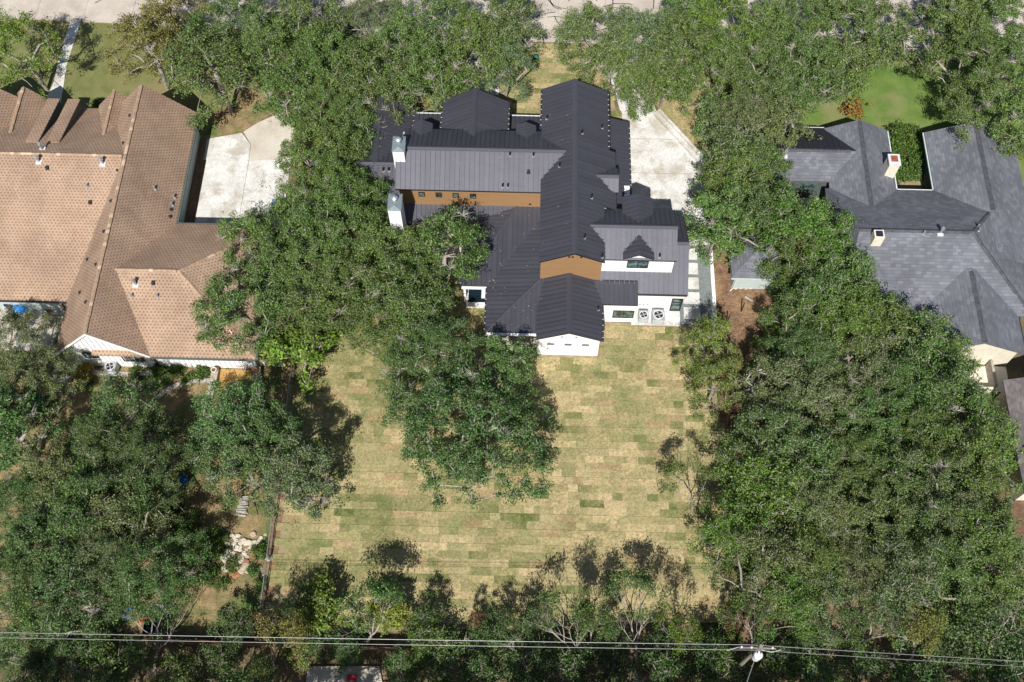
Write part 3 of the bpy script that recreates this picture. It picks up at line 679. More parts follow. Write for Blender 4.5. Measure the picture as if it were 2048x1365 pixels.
# I: low link roof over the white south wall
seam_plane(H, 'I', [(5.2, 3.92, 3.56), (9.15, 3.92, 3.56), (9.15, 1.93, 3.2), (5.2, 1.93, 3.2)])
gutter(H, (6.25, 3.95, 3.60), (9.1, 3.95, 3.60), 'darktrim', False)
wallbox(H, 6.0, 9.0, 2.02, 4.1, 0, 3.12, 'white')
p = ray_plane(1246.5, 628.5, (np.array([0, 1.0, 0]), (0, 2.02, 0))); window(H, (p[0], 2.02, p[2]), 1.75, 1.25, 'S', 1)
p = ray_plane(1352, 610.5, (np.array([0, 1.0, 0]), (0, 3.2, 0)))
dr = window(H, (p[0], 3.19, 1.12), .92, 2.1, 'S', 0, fw=.12, name='door'); mb = MB(); mb.box(p[0]-.3, p[0]+.3, 3.13, 3.16, 1.05, 1.12); mb.box(p[0]-.3, p[0]+.3, 3.13, 3.16, 1.5, 1.56); mb.box(p[0]-.34, p[0]-.31, 3.1, 3.16, .9, 1.05); mb.build('handle', MAT['black'], dr)
for px in (1280, 1287, 1295):
    p = ray_plane(px, 608, (np.array([0, 1.0, 0]), (0, 3.2, 0))); mb = MB(); mb.box(p[0]-.07, p[0]+.07, 3.12, 3.2, p[2]-.07, p[2]+.07); mb.build('wall_vent', MAT['steel'], H)
# east lean-to along the tall gable with a white return at its end
seam_plane(H, 'E', [(6.4, 20.35, 4.0), (8.75, 20.35, 3.25), (8.75, 10.6, 3.25), (6.4, 10.6, 4.0)], False)
gutter(H, (8.81, 10.6, 3.22), (8.81, 20.3, 3.22)); wallbox(H, 6.3, 8.5, 10.8, 20.1, 0, 3.2, 'white')
pw_ = G(1253.5, 384, 3.4); wallbox(H, pw_[0]-.25, pw_[0]+.25, pw_[1]-.6, pw_[1]+.6, 3.2, 3.42, 'white', 'white_ledge')
# chimneys
def chimney(x0, x1, y0, y1, zt, z0):
    mb = MB(); mb.box(x0, x1, y0, y1, z0, zt-.05); c = mb.build('chimney', MAT['white'], H)
    mb = MB(); zc = zt+.12; cx, cy = (x0+x1)/2, (y0+y1)/2; o_ = .06
    mb.mesh([(x0-o_, y0-o_, zt-.05), (x1+o_, y0-o_, zt-.05), (x1+o_, y1+o_, zt-.05), (x0-o_, y1+o_, zt-.05), (cx, y0+.4, zc), (cx, y1-.4, zc)],
            [(0, 1, 4), (1, 2, 5, 4), (2, 3, 5), (3, 0, 4, 5), (3, 2, 1, 0)]); mb.build('chimney_cap', MAT['capmetal'], c)
    mb = MB(); mb.cyl((cx, cy+.1), .2, zt, zt+.5, 14); mb.cyl((cx, cy+.1), .27, zt+.5, zt+.62, 14, .12); mb.build('flue', MAT['galv'], c)
p = G(796, 303, 8.5); chimney(p[0]-.47, p[0]+.47, p[1], p[1]+1.5, 8.5, 3.0)
p = G(788, 421, 8.6); chimney(p[0]-.5, p[0]+.5, p[1], p[1]+1.55, 8.6, 0)
# roof penetrations
for px, py, k in ((1020, 311, 'BS'), (1067, 312, 'BS'), (1005.5, 374, 'BS'), (1016, 374, 'BS'), (1094, 238, 'A0'), (1119, 333, 'A0'), (1164, 267, 'A1'), (1204, 256, 'A1'), (1183, 396, 'A3'), (1169, 476, 'A3'),
                 (1204, 515, 'A3'), (1319, 514, 'KS'), (1196, 620, 'H1'), (767, 342, 'X0'), (778, 342, 'X0')): pipe_vent(H, px, py, k)
pipe_vent(H, 1057, 345, 'BS', 'hood', 'hood_vent')
# spa box by the west porch
sp = root('spa', 'white masonry spa with dark water beside the rear porch', 'spa', (-3.9, 4.3, 0))
mb = MB()
for q in ((-5.0, -2.75, 3.0, 3.3), (-5.0, -2.75, 4.75, 5.0), (-5.0, -4.85, 3.3, 4.75), (-3.75, -2.75, 3.75, 4.75)): mb.box(q[0], q[1], q[2], q[3], 0, .5)
mb.build('surround', MAT['white'], sp); mb = MB(); mb.box(-4.85, -2.75, 3.3, 4.75, 0.02, .4); mb.build('water', MAT['water'], sp)

# ================================================================== left neighbour: tan shingle house
HL = root('ranch_house', 'sprawling house with tan dotted shingle roof and pale siding', 'house', (-34, 8, 0)); T = MAT['tan']
gable(HL, 'G', 'y', -33.7, -37.5, -29.8, 6.75, 2.9, 2.9, -3.6, 20.6, False, T)
roof_plane(HL, 'SW', [(-34.5, -3.6, 2.9), (-21.4, -3.6, 2.9), (-27.75, 2.65, 5.85), (-34.5, 2.65, 5.85)], T)
roof_plane(HL, 'SN', [(-34.5, 8.9, 2.9), (-21.4, 8.9, 2.9), (-27.75, 2.65, 5.85), (-34.5, 2.65, 5.85)], T)
roof_plane(HL, 'SE', [(-21.4, -3.6, 2.9), (-21.4, 8.9, 2.9), (-27.75, 2.65, 5.85)], T)
roof_plane(HL, 'WS', [(-56, 1.2, 2.9), (-35, 1.2, 2.9), (-34.0, 13.15, 6.6), (-56, 13.15, 6.6)], T)
roof_plane(HL, 'WN', [(-56, 20.9, 2.9), (-33.9, 20.9, 2.9), (-33.9, 13.15, 6.6), (-56, 13.15, 6.6)], T)
gable(HL, 'g2', 'y', -36.8, -38.85, -34.75, 5.0, 2.85, 2.85, 16.0, 21.3, False, T)
gable(HL, 'g3', 'y', -44.9, -47, -42.95, 5.0, 2.85, 2.85, 16.0, 21.5, False, T)
gable(HL, 'g4', 'y', -48.4, -53.5, -43.6, 7.2, 2.9, 2.9, 12.0, 20.7, False, T)
for x0, x1 in ((-42.8, -41.83), (-41.0, -40.02)):
    roof_plane(HL, 'sd', [(x0-.06, 14.9, 5.86), (x1+.06, 14.9, 5.86), (x1+.06, 20.8, 4.25), (x0-.06, 20.8, 4.25)], T, .1, 'dormer_roof')
    gable_wall(HL, [(x1, 15.2, 5.6), (x1, 20.65, 2.85), (x1, 20.65, 4.2)], (-.08, 0, 0), 'sage', 'dormer_cheek'); gable_wall(HL, [(x0, 15.2, 5.6), (x0, 20.65, 2.85), (x0, 20.65, 4.2)], (.08, 0, 0), 'sage', 'dormer_cheek')
    gable_wall(HL, [(x0+.08, 20.6, 2.85), (x1-.08, 20.6, 2.85), (x1-.08, 20.6, 4.2), (x0+.08, 20.6, 4.2)], (0, -.06, 0), 'palewall', 'dormer_front')
tc = [MAT['tancap'], plain('pale_ridge_cap', (.50, .37, .26), .9)]
for a, b_ in (((-33.7, -3.6, 6.78), (-33.7, 20.6, 6.78)), ((-33.4, 2.65, 5.88), (-27.75, 2.65, 5.88)), ((-27.75, 2.65, 5.88), (-21.45, -3.55, 2.93)), ((-27.75, 2.65, 5.88), (-21.45, 8.85, 2.93)),
              ((-56, 13.15, 6.63), (-34.1, 13.15, 6.63)), ((-36.8, 16.2, 5.03), (-36.8, 21.3, 5.03)), ((-44.9, 16.2, 5.03), (-44.9, 21.5, 5.03))): ridge_tiles(HL, a, b_, tc)
wallbox(HL, -37.1, -30.25, -3.1, 20.2, 0, 2.8, 'palewall'); wallbox(HL, -33, -21.85, -3.12, 8.4, 0, 2.8, 'white'); wallbox(HL, -55, -36, 1.75, 20.4, 0, 2.8, 'palewall')
wallbox(HL, -38.4, -35.2, 17, 20.95, 0, 2.8, 'palewall'); wallbox(HL, -46.6, -43.4, 17, 21.1, 0, 2.8, 'palewall')
gable_wall(HL, [(-37.1, -3.2, 0), (-30.3, -3.2, 0), (-30.3, -3.2, 3.2), (-33.7, -3.2, 6.6), (-37.1, -3.2, 3.2)], (0, .1, 0), 'white')
gable_wall(HL, [(-37.1, 20.2, 2.6), (-30.3, 20.2, 2.6), (-30.3, 20.2, 3.2), (-33.7, 20.2, 6.6), (-37.1, 20.2, 3.2)], (0, -.1, 0), 'palewall')
for (cx, y) in ((-36.8, 20.95), (-44.9, 21.1)): gable_wall(HL, [(cx-1.6, y, 2.6), (cx+1.6, y, 2.6), (cx+1.6, y, 3.1), (cx, y, 4.8), (cx-1.6, y, 3.1)], (0, -.1, 0), 'palewall')
gable_wall(HL, [(-53, 20.3, 2.6), (-44, 20.3, 2.6), (-44, 20.3, 3.1), (-48.4, 20.3, 7.0), (-53, 20.3, 3.1)], (0, -.1, 0), 'palewall')
# raised battens of the board-and-batten walls
x = -36.9
while x < -30.35:
    zt = 6.55-abs(x+33.7)*1.0; mb = MB(); mb.box(x-.025, x+.025, -3.235, -3.2, .05, zt); mb.build('batten', MAT['lightgrey'], HL); x += .41
x = -30.1
while x < -21.9:
    mb = MB(); mb.box(x-.025, x+.025, -3.155, -3.12, .05, 2.75); mb.build('batten', MAT['lightgrey'], HL); x += .41
for k in range(14):
    y = -2.8+k*.8
    mb = MB(); mb.box(-21.86, -21.82, y-.03, y+.03, .05, 2.75); mb.build('batten', MAT['palewall'], HL)
def raked(a, b_):
    mb = MB(); mb.slab([a, b_, (b_[0], b_[1]-.06, b_[2]), (a[0], a[1]-.06, a[2])], (0, 0, -.22)); mb.build('bargeboard', MAT['white'], HL)
raked((-37.5, -3.61, 2.88), (-33.7, -3.61, 6.73)); raked((-29.8, -3.61, 2.88), (-33.7, -3.61, 6.73))
gutter(HL, (-29.9, -3.68, 2.86), (-21.3, -3.68, 2.86), 'sage', False); gutter(HL, (-29.72, 9.0, 2.86), (-29.72, 20.5, 2.86), 'sage', False); gutter(HL, (-29.7, 8.97, 2.86), (-21.4, 8.97, 2.86), 'sage', False); gutter(HL, (-56, 1.12, 2.86), (-37.4, 1.12, 2.86), 'darktrim', False); gutter(HL, (-21.33, -3.6, 2.86), (-21.33, 8.9, 2.86), 'sage', False)
YP = lambda y: (np.array([0, 1.0, 0]), (0, y, 0))
p = ray_plane(181, 710, YP(-3.2)); window(HL, (p[0], -3.22, p[2]), 1.15, .95, 'S', 0)
p = ray_plane(264, 714.5, YP(-3.2)); window(HL, (p[0], -3.22, p[2]), 1.7, 1.5, 'S', 2)
mb = MB(); p = ray_plane(313, 722, YP(-3.12)); mb.box(p[0]-.05, p[0]+.05, -3.3, -3.17, 0, 2.75); mb.build('downspout', MAT['darktrim'], HL)
for px, py in ((95, 337), (181, 406), (307, 567)):
    pipe_vent(HL, px, py, 'WS' if px < 200 else 'SW', 'hood', 'hood_vent')
for px, py, k in ((85, 299, 'WN'), (78, 324, 'WS'), (206, 328, 'WS'), (272, 570, 'SW')): pipe_vent(HL, px, py, k, 'flue', 'flue_vent')
for px, py, k in ((175, 374, 'WS'), (310, 379, 'G1'), (349, 396, 'G1'), (345, 411, 'G1'), (265, 594, 'SW'), (316, 595, 'SW')): pipe_vent(HL, px, py, k, 'pipe', mat='galv')
for px, py, k in ((342, 420, 'G1'), (340, 434, 'G1'), (260, 232, 'G0'), (247, 287, 'G0'), (235, 342, 'G0'), (222, 403, 'G0'), (208, 464, 'G0'), (192, 530, 'G0'), (175, 520, 'G0'), (160, 586, 'G0'), (172, 605, 'G0')): pipe_vent(HL, px, py, k, 'disc', 'ridge_vent')
# porch post and beam of the west patio
for x in (-44.5, -38.0): mb = MB(); mb.box(x-.1, x+.1, .9, 1.1, 0, 2.8); mb.build('porch_post', MAT['brownwood'], HL)

# ================================================================== right neighbour: slate shingle house
HR = root('slate_roofed_house', 'rambling house with slate-grey shingle roofs around a planted court', 'house', (32, 8, 0)); S = MAT['slate']
gable(HR, 'r1', 'y', 28.9, 26.0, 31.75, 4.3, 2.9, 2.9, 7.5, 20.35, False, S)
roof_plane(HR, 'wN', [(18.6, 20.45, 2.9), (28.4, 20.45, 2.9), (28.4, 17.15, 4.05), (18.6, 17.15, 4.05)], MAT['darkroof']); roof_plane(HR, 'wS', [(18.6, 14.7, 2.9), (28.4, 14.7, 2.9), (28.4, 17.15, 4.05), (18.6, 17.15, 4.05)], S)  # north slope takes a near-black material, far darker than the south slope
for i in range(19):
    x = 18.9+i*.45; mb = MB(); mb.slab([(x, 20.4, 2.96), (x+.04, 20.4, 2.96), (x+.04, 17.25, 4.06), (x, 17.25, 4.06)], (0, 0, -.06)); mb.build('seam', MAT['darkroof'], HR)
gable(HR, 'r2', 'y', 38.9, 35.0, 42.8, 4.6, 2.9, 2.9, 6.5, 20.2, False, S)
roof_plane(HR, 'r3S', [(25.6, 1.9, 2.9), (41.2, 1.9, 2.9), (36.2, 7.95, 5.9), (27.0, 7.95, 5.9)], S); roof_plane(HR, 'r3N', [(25.6, 14.0, 2.9), (41.2, 14.0, 2.9), (36.2, 7.95, 5.9), (27.0, 7.95, 5.9)], S)
roof_plane(HR, 'r3E', [(41.2, 1.9, 2.9), (41.2, 14.0, 2.9), (36.2, 7.95, 5.9)], S); roof_plane(HR, 'r3W', [(25.6, 1.9, 2.9), (25.6, 14.0, 2.9), (27.0, 7.95, 5.9)], S)
gable(HR, 'r4', 'y', 36.05, 31.9, 40.0, 4.75, 2.9, 2.9, -1.55, 5.2, False, S)
sc = [MAT['slatecap'], MAT['slatecap']]
for a, b_ in (((28.9, 9, 4.33), (28.9, 20.35, 4.33)), ((38.9, 11, 4.63), (38.9, 20.2, 4.63)), ((27, 7.95, 5.93), (36.2, 7.95, 5.93)), ((36.2, 7.95, 5.93), (41.1, 2.0, 2.93)), ((36.05, -1.5, 4.78), (36.05, 5, 4.78)), ((18.6, 17.15, 4.08), (28, 17.15, 4.08)), ((36.2, 7.95, 5.93), (41.1, 13.9, 2.93))): ridge_tiles(HR, a, b_, sc, .4, .18)
wallbox(HR, 26.3, 31.4, 8, 20.0, 0, 2.8, 'sage'); wallbox(HR, 18.9, 26.4, 15.1, 20.1, 0, 2.8, 'sage'); wallbox(HR, 35.35, 42.4, 7, 19.8, 0, 2.8, 'sage'); wallbox(HR, 26, 40.8, 2.3, 13.7, 0, 2.8, 'sage'); wallbox(HR, 32.3, 39.6, -1.15, 5, 0, 2.8, 'cream')
for (cx, hw, y, zr) in ((28.9, 2.55, 20.0, 4.15), (38.9, 3.5, 19.8, 4.45)): gable_wall(HR, [(cx-hw, y, 2.6), (cx+hw, y, 2.6), (cx+hw, y, 3.0), (cx, y, zr), (cx-hw, y, 3.0)], (0, -.1, 0), 'sage')
gable_wall(HR, [(32.4, -1.2, 2.6), (39.6, -1.2, 2.6), (39.6, -1.2, 2.95), (36.05, -1.2, 4.6), (32.4, -1.2, 2.95)], (0, .1, 0), 'cream')
gutter(HR, (31.82, 14.0, 2.86), (31.82, 20.3, 2.86), 'lightgrey', False, .09); gutter(HR, (34.93, 14.0, 2.86), (34.93, 20.2, 2.86), 'palewall', False, .1); gutter(HR, (31.8, 14.08, 2.86), (34.95, 14.08, 2.86), 'lightgrey', False, .1); gutter(HR, (18.6, 20.53, 2.86), (26.2, 20.53, 2.86), 'lightgrey', False, .07)
gutter(HR, (40.07, -1.5, 2.86), (40.07, 7.5, 2.86), 'darktrim', False, .1)
p = ray_plane(1622, 371, YP(15.1)); window(HR, (24.6, 15.08, 1.6), 1.3, 1.0, 'S', 0, 'sage')
mb = MB(); p = G(1790, 331, 4.9); mb.box(p[0]-.45, p[0]+.45, p[1], p[1]+1.05, 2, 4.9); ch = mb.build('chimney', MAT['cream'], HR)
mb = MB(); mb.box(p[0]-.5, p[0]+.5, p[1]-.05, p[1]+1.1, 4.9, 5.0); mb.build('chimney_crown', MAT['lightgrey'], ch); mb = MB(); mb.box(p[0]-.28, p[0]+.28, p[1]+.3, p[1]+.9, 5.0, 5.06); mb.build('rust_cap', MAT['rust'], ch)
mb = MB(); p = G(1760, 476, 6.6); mb.box(p[0]-.4, p[0]+.4, p[1], p[1]+.75, 3.5, 6.6); ch = mb.build('chimney', MAT['cream'], HR); mb = MB(); mb.box(p[0]-.28, p[0]+.28, p[1]+.12, p[1]+.62, 6.6, 6.66); mb.build('chimney_cap', MAT['navy'], ch)
for px, py, k in ((1569, 312, 'wS'), (1880, 467, 'r3S')): pipe_vent(HR, px, py, k, 'flue', 'flue_vent')
for px, py, k in ((1847, 468, 'r3S'), (1955, 455, 'r3E'), (1957, 462, 'r3E'), (2023, 492, 'r3E')): pipe_vent(HR, px, py, k, 'pipe', mat='galv')
dsh = root('satellite_dish', 'small pale satellite dish on slate roof beside the rust-topped chimney', 'dish', G(1784, 336, 3.2))
mb = MB(); p = G(1784, 336, 3.2); mb.box(p[0]-.25, p[0]+.2, p[1]-.15, p[1]+.15, 3.0, 3.12); mb.tube([(p[0], p[1], 3.1), (p[0]+.1, p[1], 3.5)], .03, 6); mb.build('mount', MAT['lightgrey'], dsh)
mb = MB(); mb.tube([(p[0]+.1, p[1], 3.52), (p[0]+.16, p[1]-.03, 3.6)], [.2, .36], 16); mb.build('reflector', MAT['strap'], dsh)
# cream patio court south of it and the neighbouring brown-grey roof at the edge
ct = root('court_wall', 'cream patio wall and paving behind the slate-roofed house', 'wall', (37, -2.6, 0))
mb = MB(); mb.box(33.5, 39.6, -3.6, -1.3, 0, .04); mb.build('paving', MAT['cream'], ct); mb = MB(); mb.box(37.9, 38.1, -3.55, -1.3, .04, 1.2); mb.build('wall', MAT['greywood'], ct); mb = MB(); mb.box(33.5, 37.8, -3.75, -3.6, 0, 1.0); mb.build('wall', MAT['cream'], ct)
BR = root('cream_cottage', 'cream cottage with brown-grey shingle roof at the wood edge', 'house', (41, -9, 0))
gable(BR, 'br', 'y', 42.2, 37.7, 46.7, 5.0, 3.0, 3.0, -13.3, -3.9, False, MAT['brownroof'])
wallbox(BR, 38.1, 46.3, -12.9, -4.3, 0, 2.9, 'cream'); gable_wall(BR, [(38.1, -12.9, 2.7), (46.3, -12.9, 2.7), (46.3, -12.9, 3.0), (42.2, -12.9, 4.85), (38.1, -12.9, 3.0)], (0, .1, 0), 'cream'); gable_wall(BR, [(38.1, -4.3, 2.7), (46.3, -4.3, 2.7), (46.3, -4.3, 3.0), (42.2, -4.3, 4.85), (38.1, -4.3, 3.0)], (0, -.1, 0), 'cream')
wallbox(BR, 37.6, 39.4, -15.4, -12.95, 0, .5, 'brownwood', 'deck')
# small outbuilding in the side yard
OB = root('outbuilding', 'small pale green shed with slate hip roof in the leaf-strewn side yard', 'shed', (19.2, 7.2, 0))
e = (17.1, 21.6, 5.15, 9.2); rz = 3.5
roof_plane(OB, 'oS', [(e[0], e[2], 2.45), (e[1], e[2], 2.45), (e[1]-2, 7.17, rz), (e[0]+2, 7.17, rz)], S); roof_plane(OB, 'oN', [(e[0], e[3], 2.45), (e[1], e[3], 2.45), (e[1]-2, 7.17, rz), (e[0]+2, 7.17, rz)], S)
roof_plane(OB, 'oW', [(e[0], e[2], 2.45), (e[0], e[3], 2.45), (e[0]+2, 7.17, rz)], S); roof_plane(OB, 'oE', [(e[1], e[2], 2.45), (e[1], e[3], 2.45), (e[1]-2, 7.17, rz)], S)
wallbox(OB, 17.5, 21.2, 5.5, 8.9, 0, 2.4, 'palewall'); gutter(OB, (17.05, 5.08, 2.42), (21.65, 5.08, 2.42), 'palewall', False, .1)
mb = MB(); mb.tube([(17.75, 5.1, 2.35), (17.6, 5.4, 2.0), (17.6, 5.4, .2), (17.35, 5.2, .08)], .05, 6); mb.build('downspout', MAT['lightgrey'], OB)

# ------------------------------------------------------------------ trees
def quads_mesh(name, V, mat):
    """V: (n,4,3) array of separate quads"""
    n = len(V); me = bpy.data.meshes.new(name); me.vertices.add(n*4); me.loops.add(n*4); me.polygons.add(n)
    me.vertices.foreach_set('co', V.reshape(-1).astype(np.float32)); me.loops.foreach_set('vertex_index', np.arange(n*4, dtype=np.int32))
    me.polygons.foreach_set('loop_start', np.arange(0, n*4, 4, dtype=np.int32)); me.materials.append(mat); me.update(calc_edges=True); return me
def leaf_quads(rng, C, nb, up, L, Wd):
    """rhombic leaves at points C; nb: outward bias vectors"""
    n = len(C); nr = rng.normal(size=(n, 3)); nr /= np.linalg.norm(nr, axis=1, keepdims=True)
    nr = nr+nb*.55+np.array([0, 0, up]); nr /= np.linalg.norm(nr, axis=1, keepdims=True)
    a = rng.normal(size=(n, 3)); t = a-nr*(a*nr).sum(1, keepdims=True); t /= np.linalg.norm(t, axis=1, keepdims=True); b = np.cross(nr, t)
    s = rng.uniform(.65, 1.3, size=(n, 1)); l = L*s*.5; ww = Wd*s*.5*rng.uniform(.8, 1.2, size=(n, 1)); bend = nr*L*.10*s
    return np.stack([C-t*l-bend, C+b*ww+t*l*.15, C+t*l-bend, C-b*ww+t*l*.15], axis=1)
def tree_proto(seed, Rc, Ht, leaves=500, clump=.85, bare=.06, flat_=.55, low=.42, lean=0.0, nclump=None, L=.155, Wd=.098, twig_r=.016, trunk_r=None, gap=.0, extra_twig=6, lumpy=.35, fork=.33):
    rng = np.random.default_rng(seed); rr_ = random.Random(seed)
    nc = nclump or int(10+2.5*Rc*Rc); zc = Ht*low
    # uneven outline
    ph = rng.uniform(0, 6.28, 4); am = rng.uniform(.06, .16, 4)*lumpy/.35
    outline = lambda th: 1+sum(am[k]*np.sin((k+2)*th+ph[k]) for k in range(4))
    cs = []
    for tries in range(nc*30):
        u = rng.uniform(0, 1); th = rng.uniform(0, 6.28); r = Rc*math.sqrt(u)*.9*outline(th)
        rel = min(1.0, math.sqrt(u)); z = zc+(Ht-zc)*((1-rel**2.2)**.6)*rng.uniform(.72, .98)+rng.uniform(-.5, .2)
        if rng.random() < .22: z -= rng.uniform(.1, .4)*(Ht-zc)
        p = np.array([r*math.cos(th)+lean*(z/Ht), r*math.sin(th), max(z, Ht*.25)])
        if all(np.linalg.norm((p-q)*np.array([1, 1, .7])) > 1.02*clump for q in cs): cs.append(p)
        if len(cs) >= nc: break
    # skeleton: each clump hooks onto the nearest earlier node
    nodes = [np.array([0, 0, 0.0])]; par = [-1]
    kx, ky = rng.uniform(-.5, .5, 2)
    for k in range(1, 5): nodes.append(np.array([kx*k/4*.8, ky*k/4*.8, Ht*fork*k/4])); par.append(len(nodes)-2)
    order = sorted(range(len(cs)), key=lambda i: np.linalg.norm(cs[i]-nodes[4])); tips = []
    for i in order:
        c = cs[i]; best = min(range(3, len(nodes)), key=lambda j: np.linalg.norm(nodes[j]-c)+.25*abs(nodes[j][2]-Ht*fork)+(2.5 if nodes[j][2] > c[2]+.3 else 0))
        a = nodes[best]; d = np.linalg.norm(c-a); k = max(2, int(d/.8)); last = best
        for q in range(1, k+1):
            f = q/k; pnt = a*(1-f)+c*f+np.array([0, 0, .12*d*math.sin(math.pi*f)])+rng.normal(size=3)*.10*(1 if q < k else .3)
            nodes.append(pnt); par.append(last); last = len(nodes)-1
        tips.append(last)
    nd = np.ones(len(nodes)); 
    for j in range(len(nodes)-1, 0, -1): nd[par[j]] += nd[j]*.9
    tr = trunk_r or .045*Rc+.02; ex = math.log(tr/twig_r)/math.log(nd[1]); rad = twig_r*np.power(nd, ex); rad = np.where(np.arange(len(nodes)) > 4, np.minimum(rad, tr*.62), rad)
    mb = MB(); kids = {}
    for j in range(1, len(nodes)): kids.setdefault(par[j], []).append(j)
    done = set()
    def chain(start, j):
        pts = [nodes[start], nodes[j]]; rd = [min(rad[start], rad[j]*1.35), rad[j]]
        while True:
            ch = kids.get(j, [])
            if not ch: break
            m_ = max(ch, key=lambda q: nd[q])
            for q in ch:
                if q != m_: stack.append((j, q))
            j = m_; pts.append(nodes[j]); rd.append(rad[j])
        rd[-1] *= .5; mb.tube(pts, rd, 7 if rd[0] > .1 else 4, cap=False)
    stack = [(0, 1)]
    while stack: chain(*stack.pop())
    # fine pale twigs
    tw = MB()
    for i, c in enumerate(cs):
        bare_c = rr_.random() < bare; k = extra_twig*(2 if bare_c else 1)
        for q in range(k):
            d = rng.normal(size=3); d[2] = abs(d[2])*.6+.25; d /= np.linalg.norm(d); ln = rng.uniform(.35, .8)*clump
            m1 = c+d*ln*.5+rng.normal(size=3)*.06; e_ = c+d*ln+rng.normal(size=3)*.09
            tw.tube([c-np.array([0, 0, .15]), m1, e_], [twig_r*1.2, twig_r*.9, twig_r*.35], 3, cap=False)
            if bare_c:
                for s_ in range(2):
                    f = e_+rng.normal(size=3)*.22; tw.tube([m1, f], [twig_r*.8, twig_r*.3], 3, cap=False)
        if bare_c: cs[i] = None
    good = [c for c in cs if c is not None]
    side = []
    for j in tips:                       # leafy sprigs half-way down the outer branches tie the clumps together
        q = par[j]
        if q > 4: side.append(nodes[q]*.6+nodes[j]*.4+rng.normal(size=3)*.25)
    nmain = len(good); good = good+side
    nl = int(leaves*math.pi*Rc*Rc); per = max(8, nl//max(1, len(good))); VV = []
    for ci, c in enumerate(good):
        cr = clump*rr_.uniform(.62, 1.0)*(1 if ci < nmain else .5); m_ = max(6, int(per*rr_.uniform(.65, 1.3)*(cr/clump)**1.3*1.45))
        d = rng.normal(size=(m_, 3)); d /= np.linalg.norm(d, axis=1, keepdims=True); rad_ = cr*np.power(rng.uniform(0, 1, (m_, 1)), .42)
        # sub-sprigs: pull leaves to a few sprig points so that the clump is broken up
        ks = max(4, m_//15); ani = rng.uniform(.7, 1.35, 3); sp = rng.normal(size=(ks, 3))*cr*.50*ani; sp[:, 2] = sp[:, 2]*flat_+.1*cr
        idx = rng.integers(0, ks, m_); P = np.where(rng.random((m_, 1)) < .78, sp[idx]+rng.normal(size=(m_, 3))*.15*np.array([1, 1, .7]), d*rad_*np.array([1, 1, flat_]))
        VV.append(leaf_quads(rng, c+P, P/(cr+1e-6), .75, L, Wd))
    V = np.concatenate(VV)
    off = mb.data('trunk', MAT['bark'], smooth=True); twm = tw.data('twigs', MAT['twig']) if tw.v else None
    return dict(trunk=off, twigs=twm, crown=quads_mesh('crown', V, MAT['leaf']), R=Rc, H=Ht)
PR = {}
PR['L'] = [tree_proto(100+i, 4.3+.3*i, 10.2+.35*i, bare=.07, L=(.14, .155, .175, .15)[i], Wd=(.09, .098, .11, .08)[i]) for i in range(4)]
PR['M'] = [tree_proto(200+i, 3.0+.2*i, 8.6+.4*i, bare=.05, clump=.8, L=(.15, .135, .18, .16)[i], Wd=(.095, .088, .11, .085)[i]) for i in range(4)]
PR['X'] = [tree_proto(151, 5.6, 10.4, bare=.05, lumpy=.3, low=.34, nclump=96, leaves=480)]
PR['T'] = [tree_proto(160+i, 3.4, 9.6, bare=.05, clump=.8, fork=.6, low=.55) for i in range(2)]
PR['S'] = [tree_proto(300+i, 1.9, 5.0, bare=.04, clump=.7, leaves=420) for i in range(2)]
def branching_tree(seed, Ht, spread, depth=6, trunk_r=.17, leaf_p=.5, per=26, L=.17, Wd=.11):
    # half-bare tree grown by forking: trunk, ascending limbs, fine ends, leaf sprigs on some of the tips
    rng = np.random.default_rng(seed); mb = MB(); tw = MB(); tips = []
    def grow(p, d, ln, r, lev):
        k = 3; pts = [p]; rad = [r]; q = p; dd = d
        for i in range(k):
            dd = dd+rng.normal(size=3)*.13+np.array([0, 0, .05]); dd /= np.linalg.norm(dd); q = q+dd*ln/k; pts.append(q); rad.append(r*(1-.3*(i+1)/k))
        (mb if r > .03 else tw).tube(pts, rad, 7 if r > .08 else 4, cap=False)
        if lev == 0: tips.append((q, dd)); return
        n = 3 if (lev == depth or rng.random() < .35) else 2; a0 = rng.uniform(0, 6.28)
        u = np.cross(dd, (0.3, .2, 1)); u /= np.linalg.norm(u); v = np.cross(dd, u)
        for j in range(n):
            a = a0+6.283*j/n+rng.uniform(-.4, .4); sp = spread*rng.uniform(.6, 1.25); nd_ = dd*math.cos(sp)+(u*math.cos(a)+v*math.sin(a))*math.sin(sp); nd_[2] = max(nd_[2], .1); nd_ /= np.linalg.norm(nd_)
            grow(q, nd_, ln*rng.uniform(.68, .86), rad[-1]*rng.uniform(.68, .84), lev-1)
    grow(np.zeros(3), np.array([rng.uniform(-.12, .12), rng.uniform(-.12, .12), 1.0]), Ht*.27, trunk_r, depth)
    V = []; ph = rng.uniform(0, 6.28)
    for (q, dd) in tips:
        if rng.random() < leaf_p*(1.0+.7*math.sin(math.atan2(q[1], q[0])+ph)):
            m_ = int(per*rng.uniform(.5, 1.5)); P = rng.normal(size=(m_, 3))*.24; V.append(leaf_quads(rng, q+P, P, .7, L, Wd))
    ar = np.array([t_[0] for t_ in tips]); Rr = float(np.percentile(np.hypot(ar[:, 0], ar[:, 1]), 92))
    return dict(trunk=mb.data('trunk', MAT['bark'], smooth=True), twigs=tw.data('twigs', MAT['twig']), crown=quads_mesh('crown', np.concatenate(V), MAT['leaf']), R=Rr, H=float(ar[:, 2].max()))
PR['B'] = [branching_tree(400+i, 7.6, .5, leaf_p=.55+.08*i) for i in range(4)]
PR['N'] = [branching_tree(450+i, 5.0, .48, depth=5, trunk_r=.09, leaf_p=.06) for i in range(2)]
PR['Y'] = [tree_proto(500+i, 1.8, 4.6, leaves=460, bare=0, clump=.65, L=.22, Wd=.11, lumpy=.5) for i in range(2)]
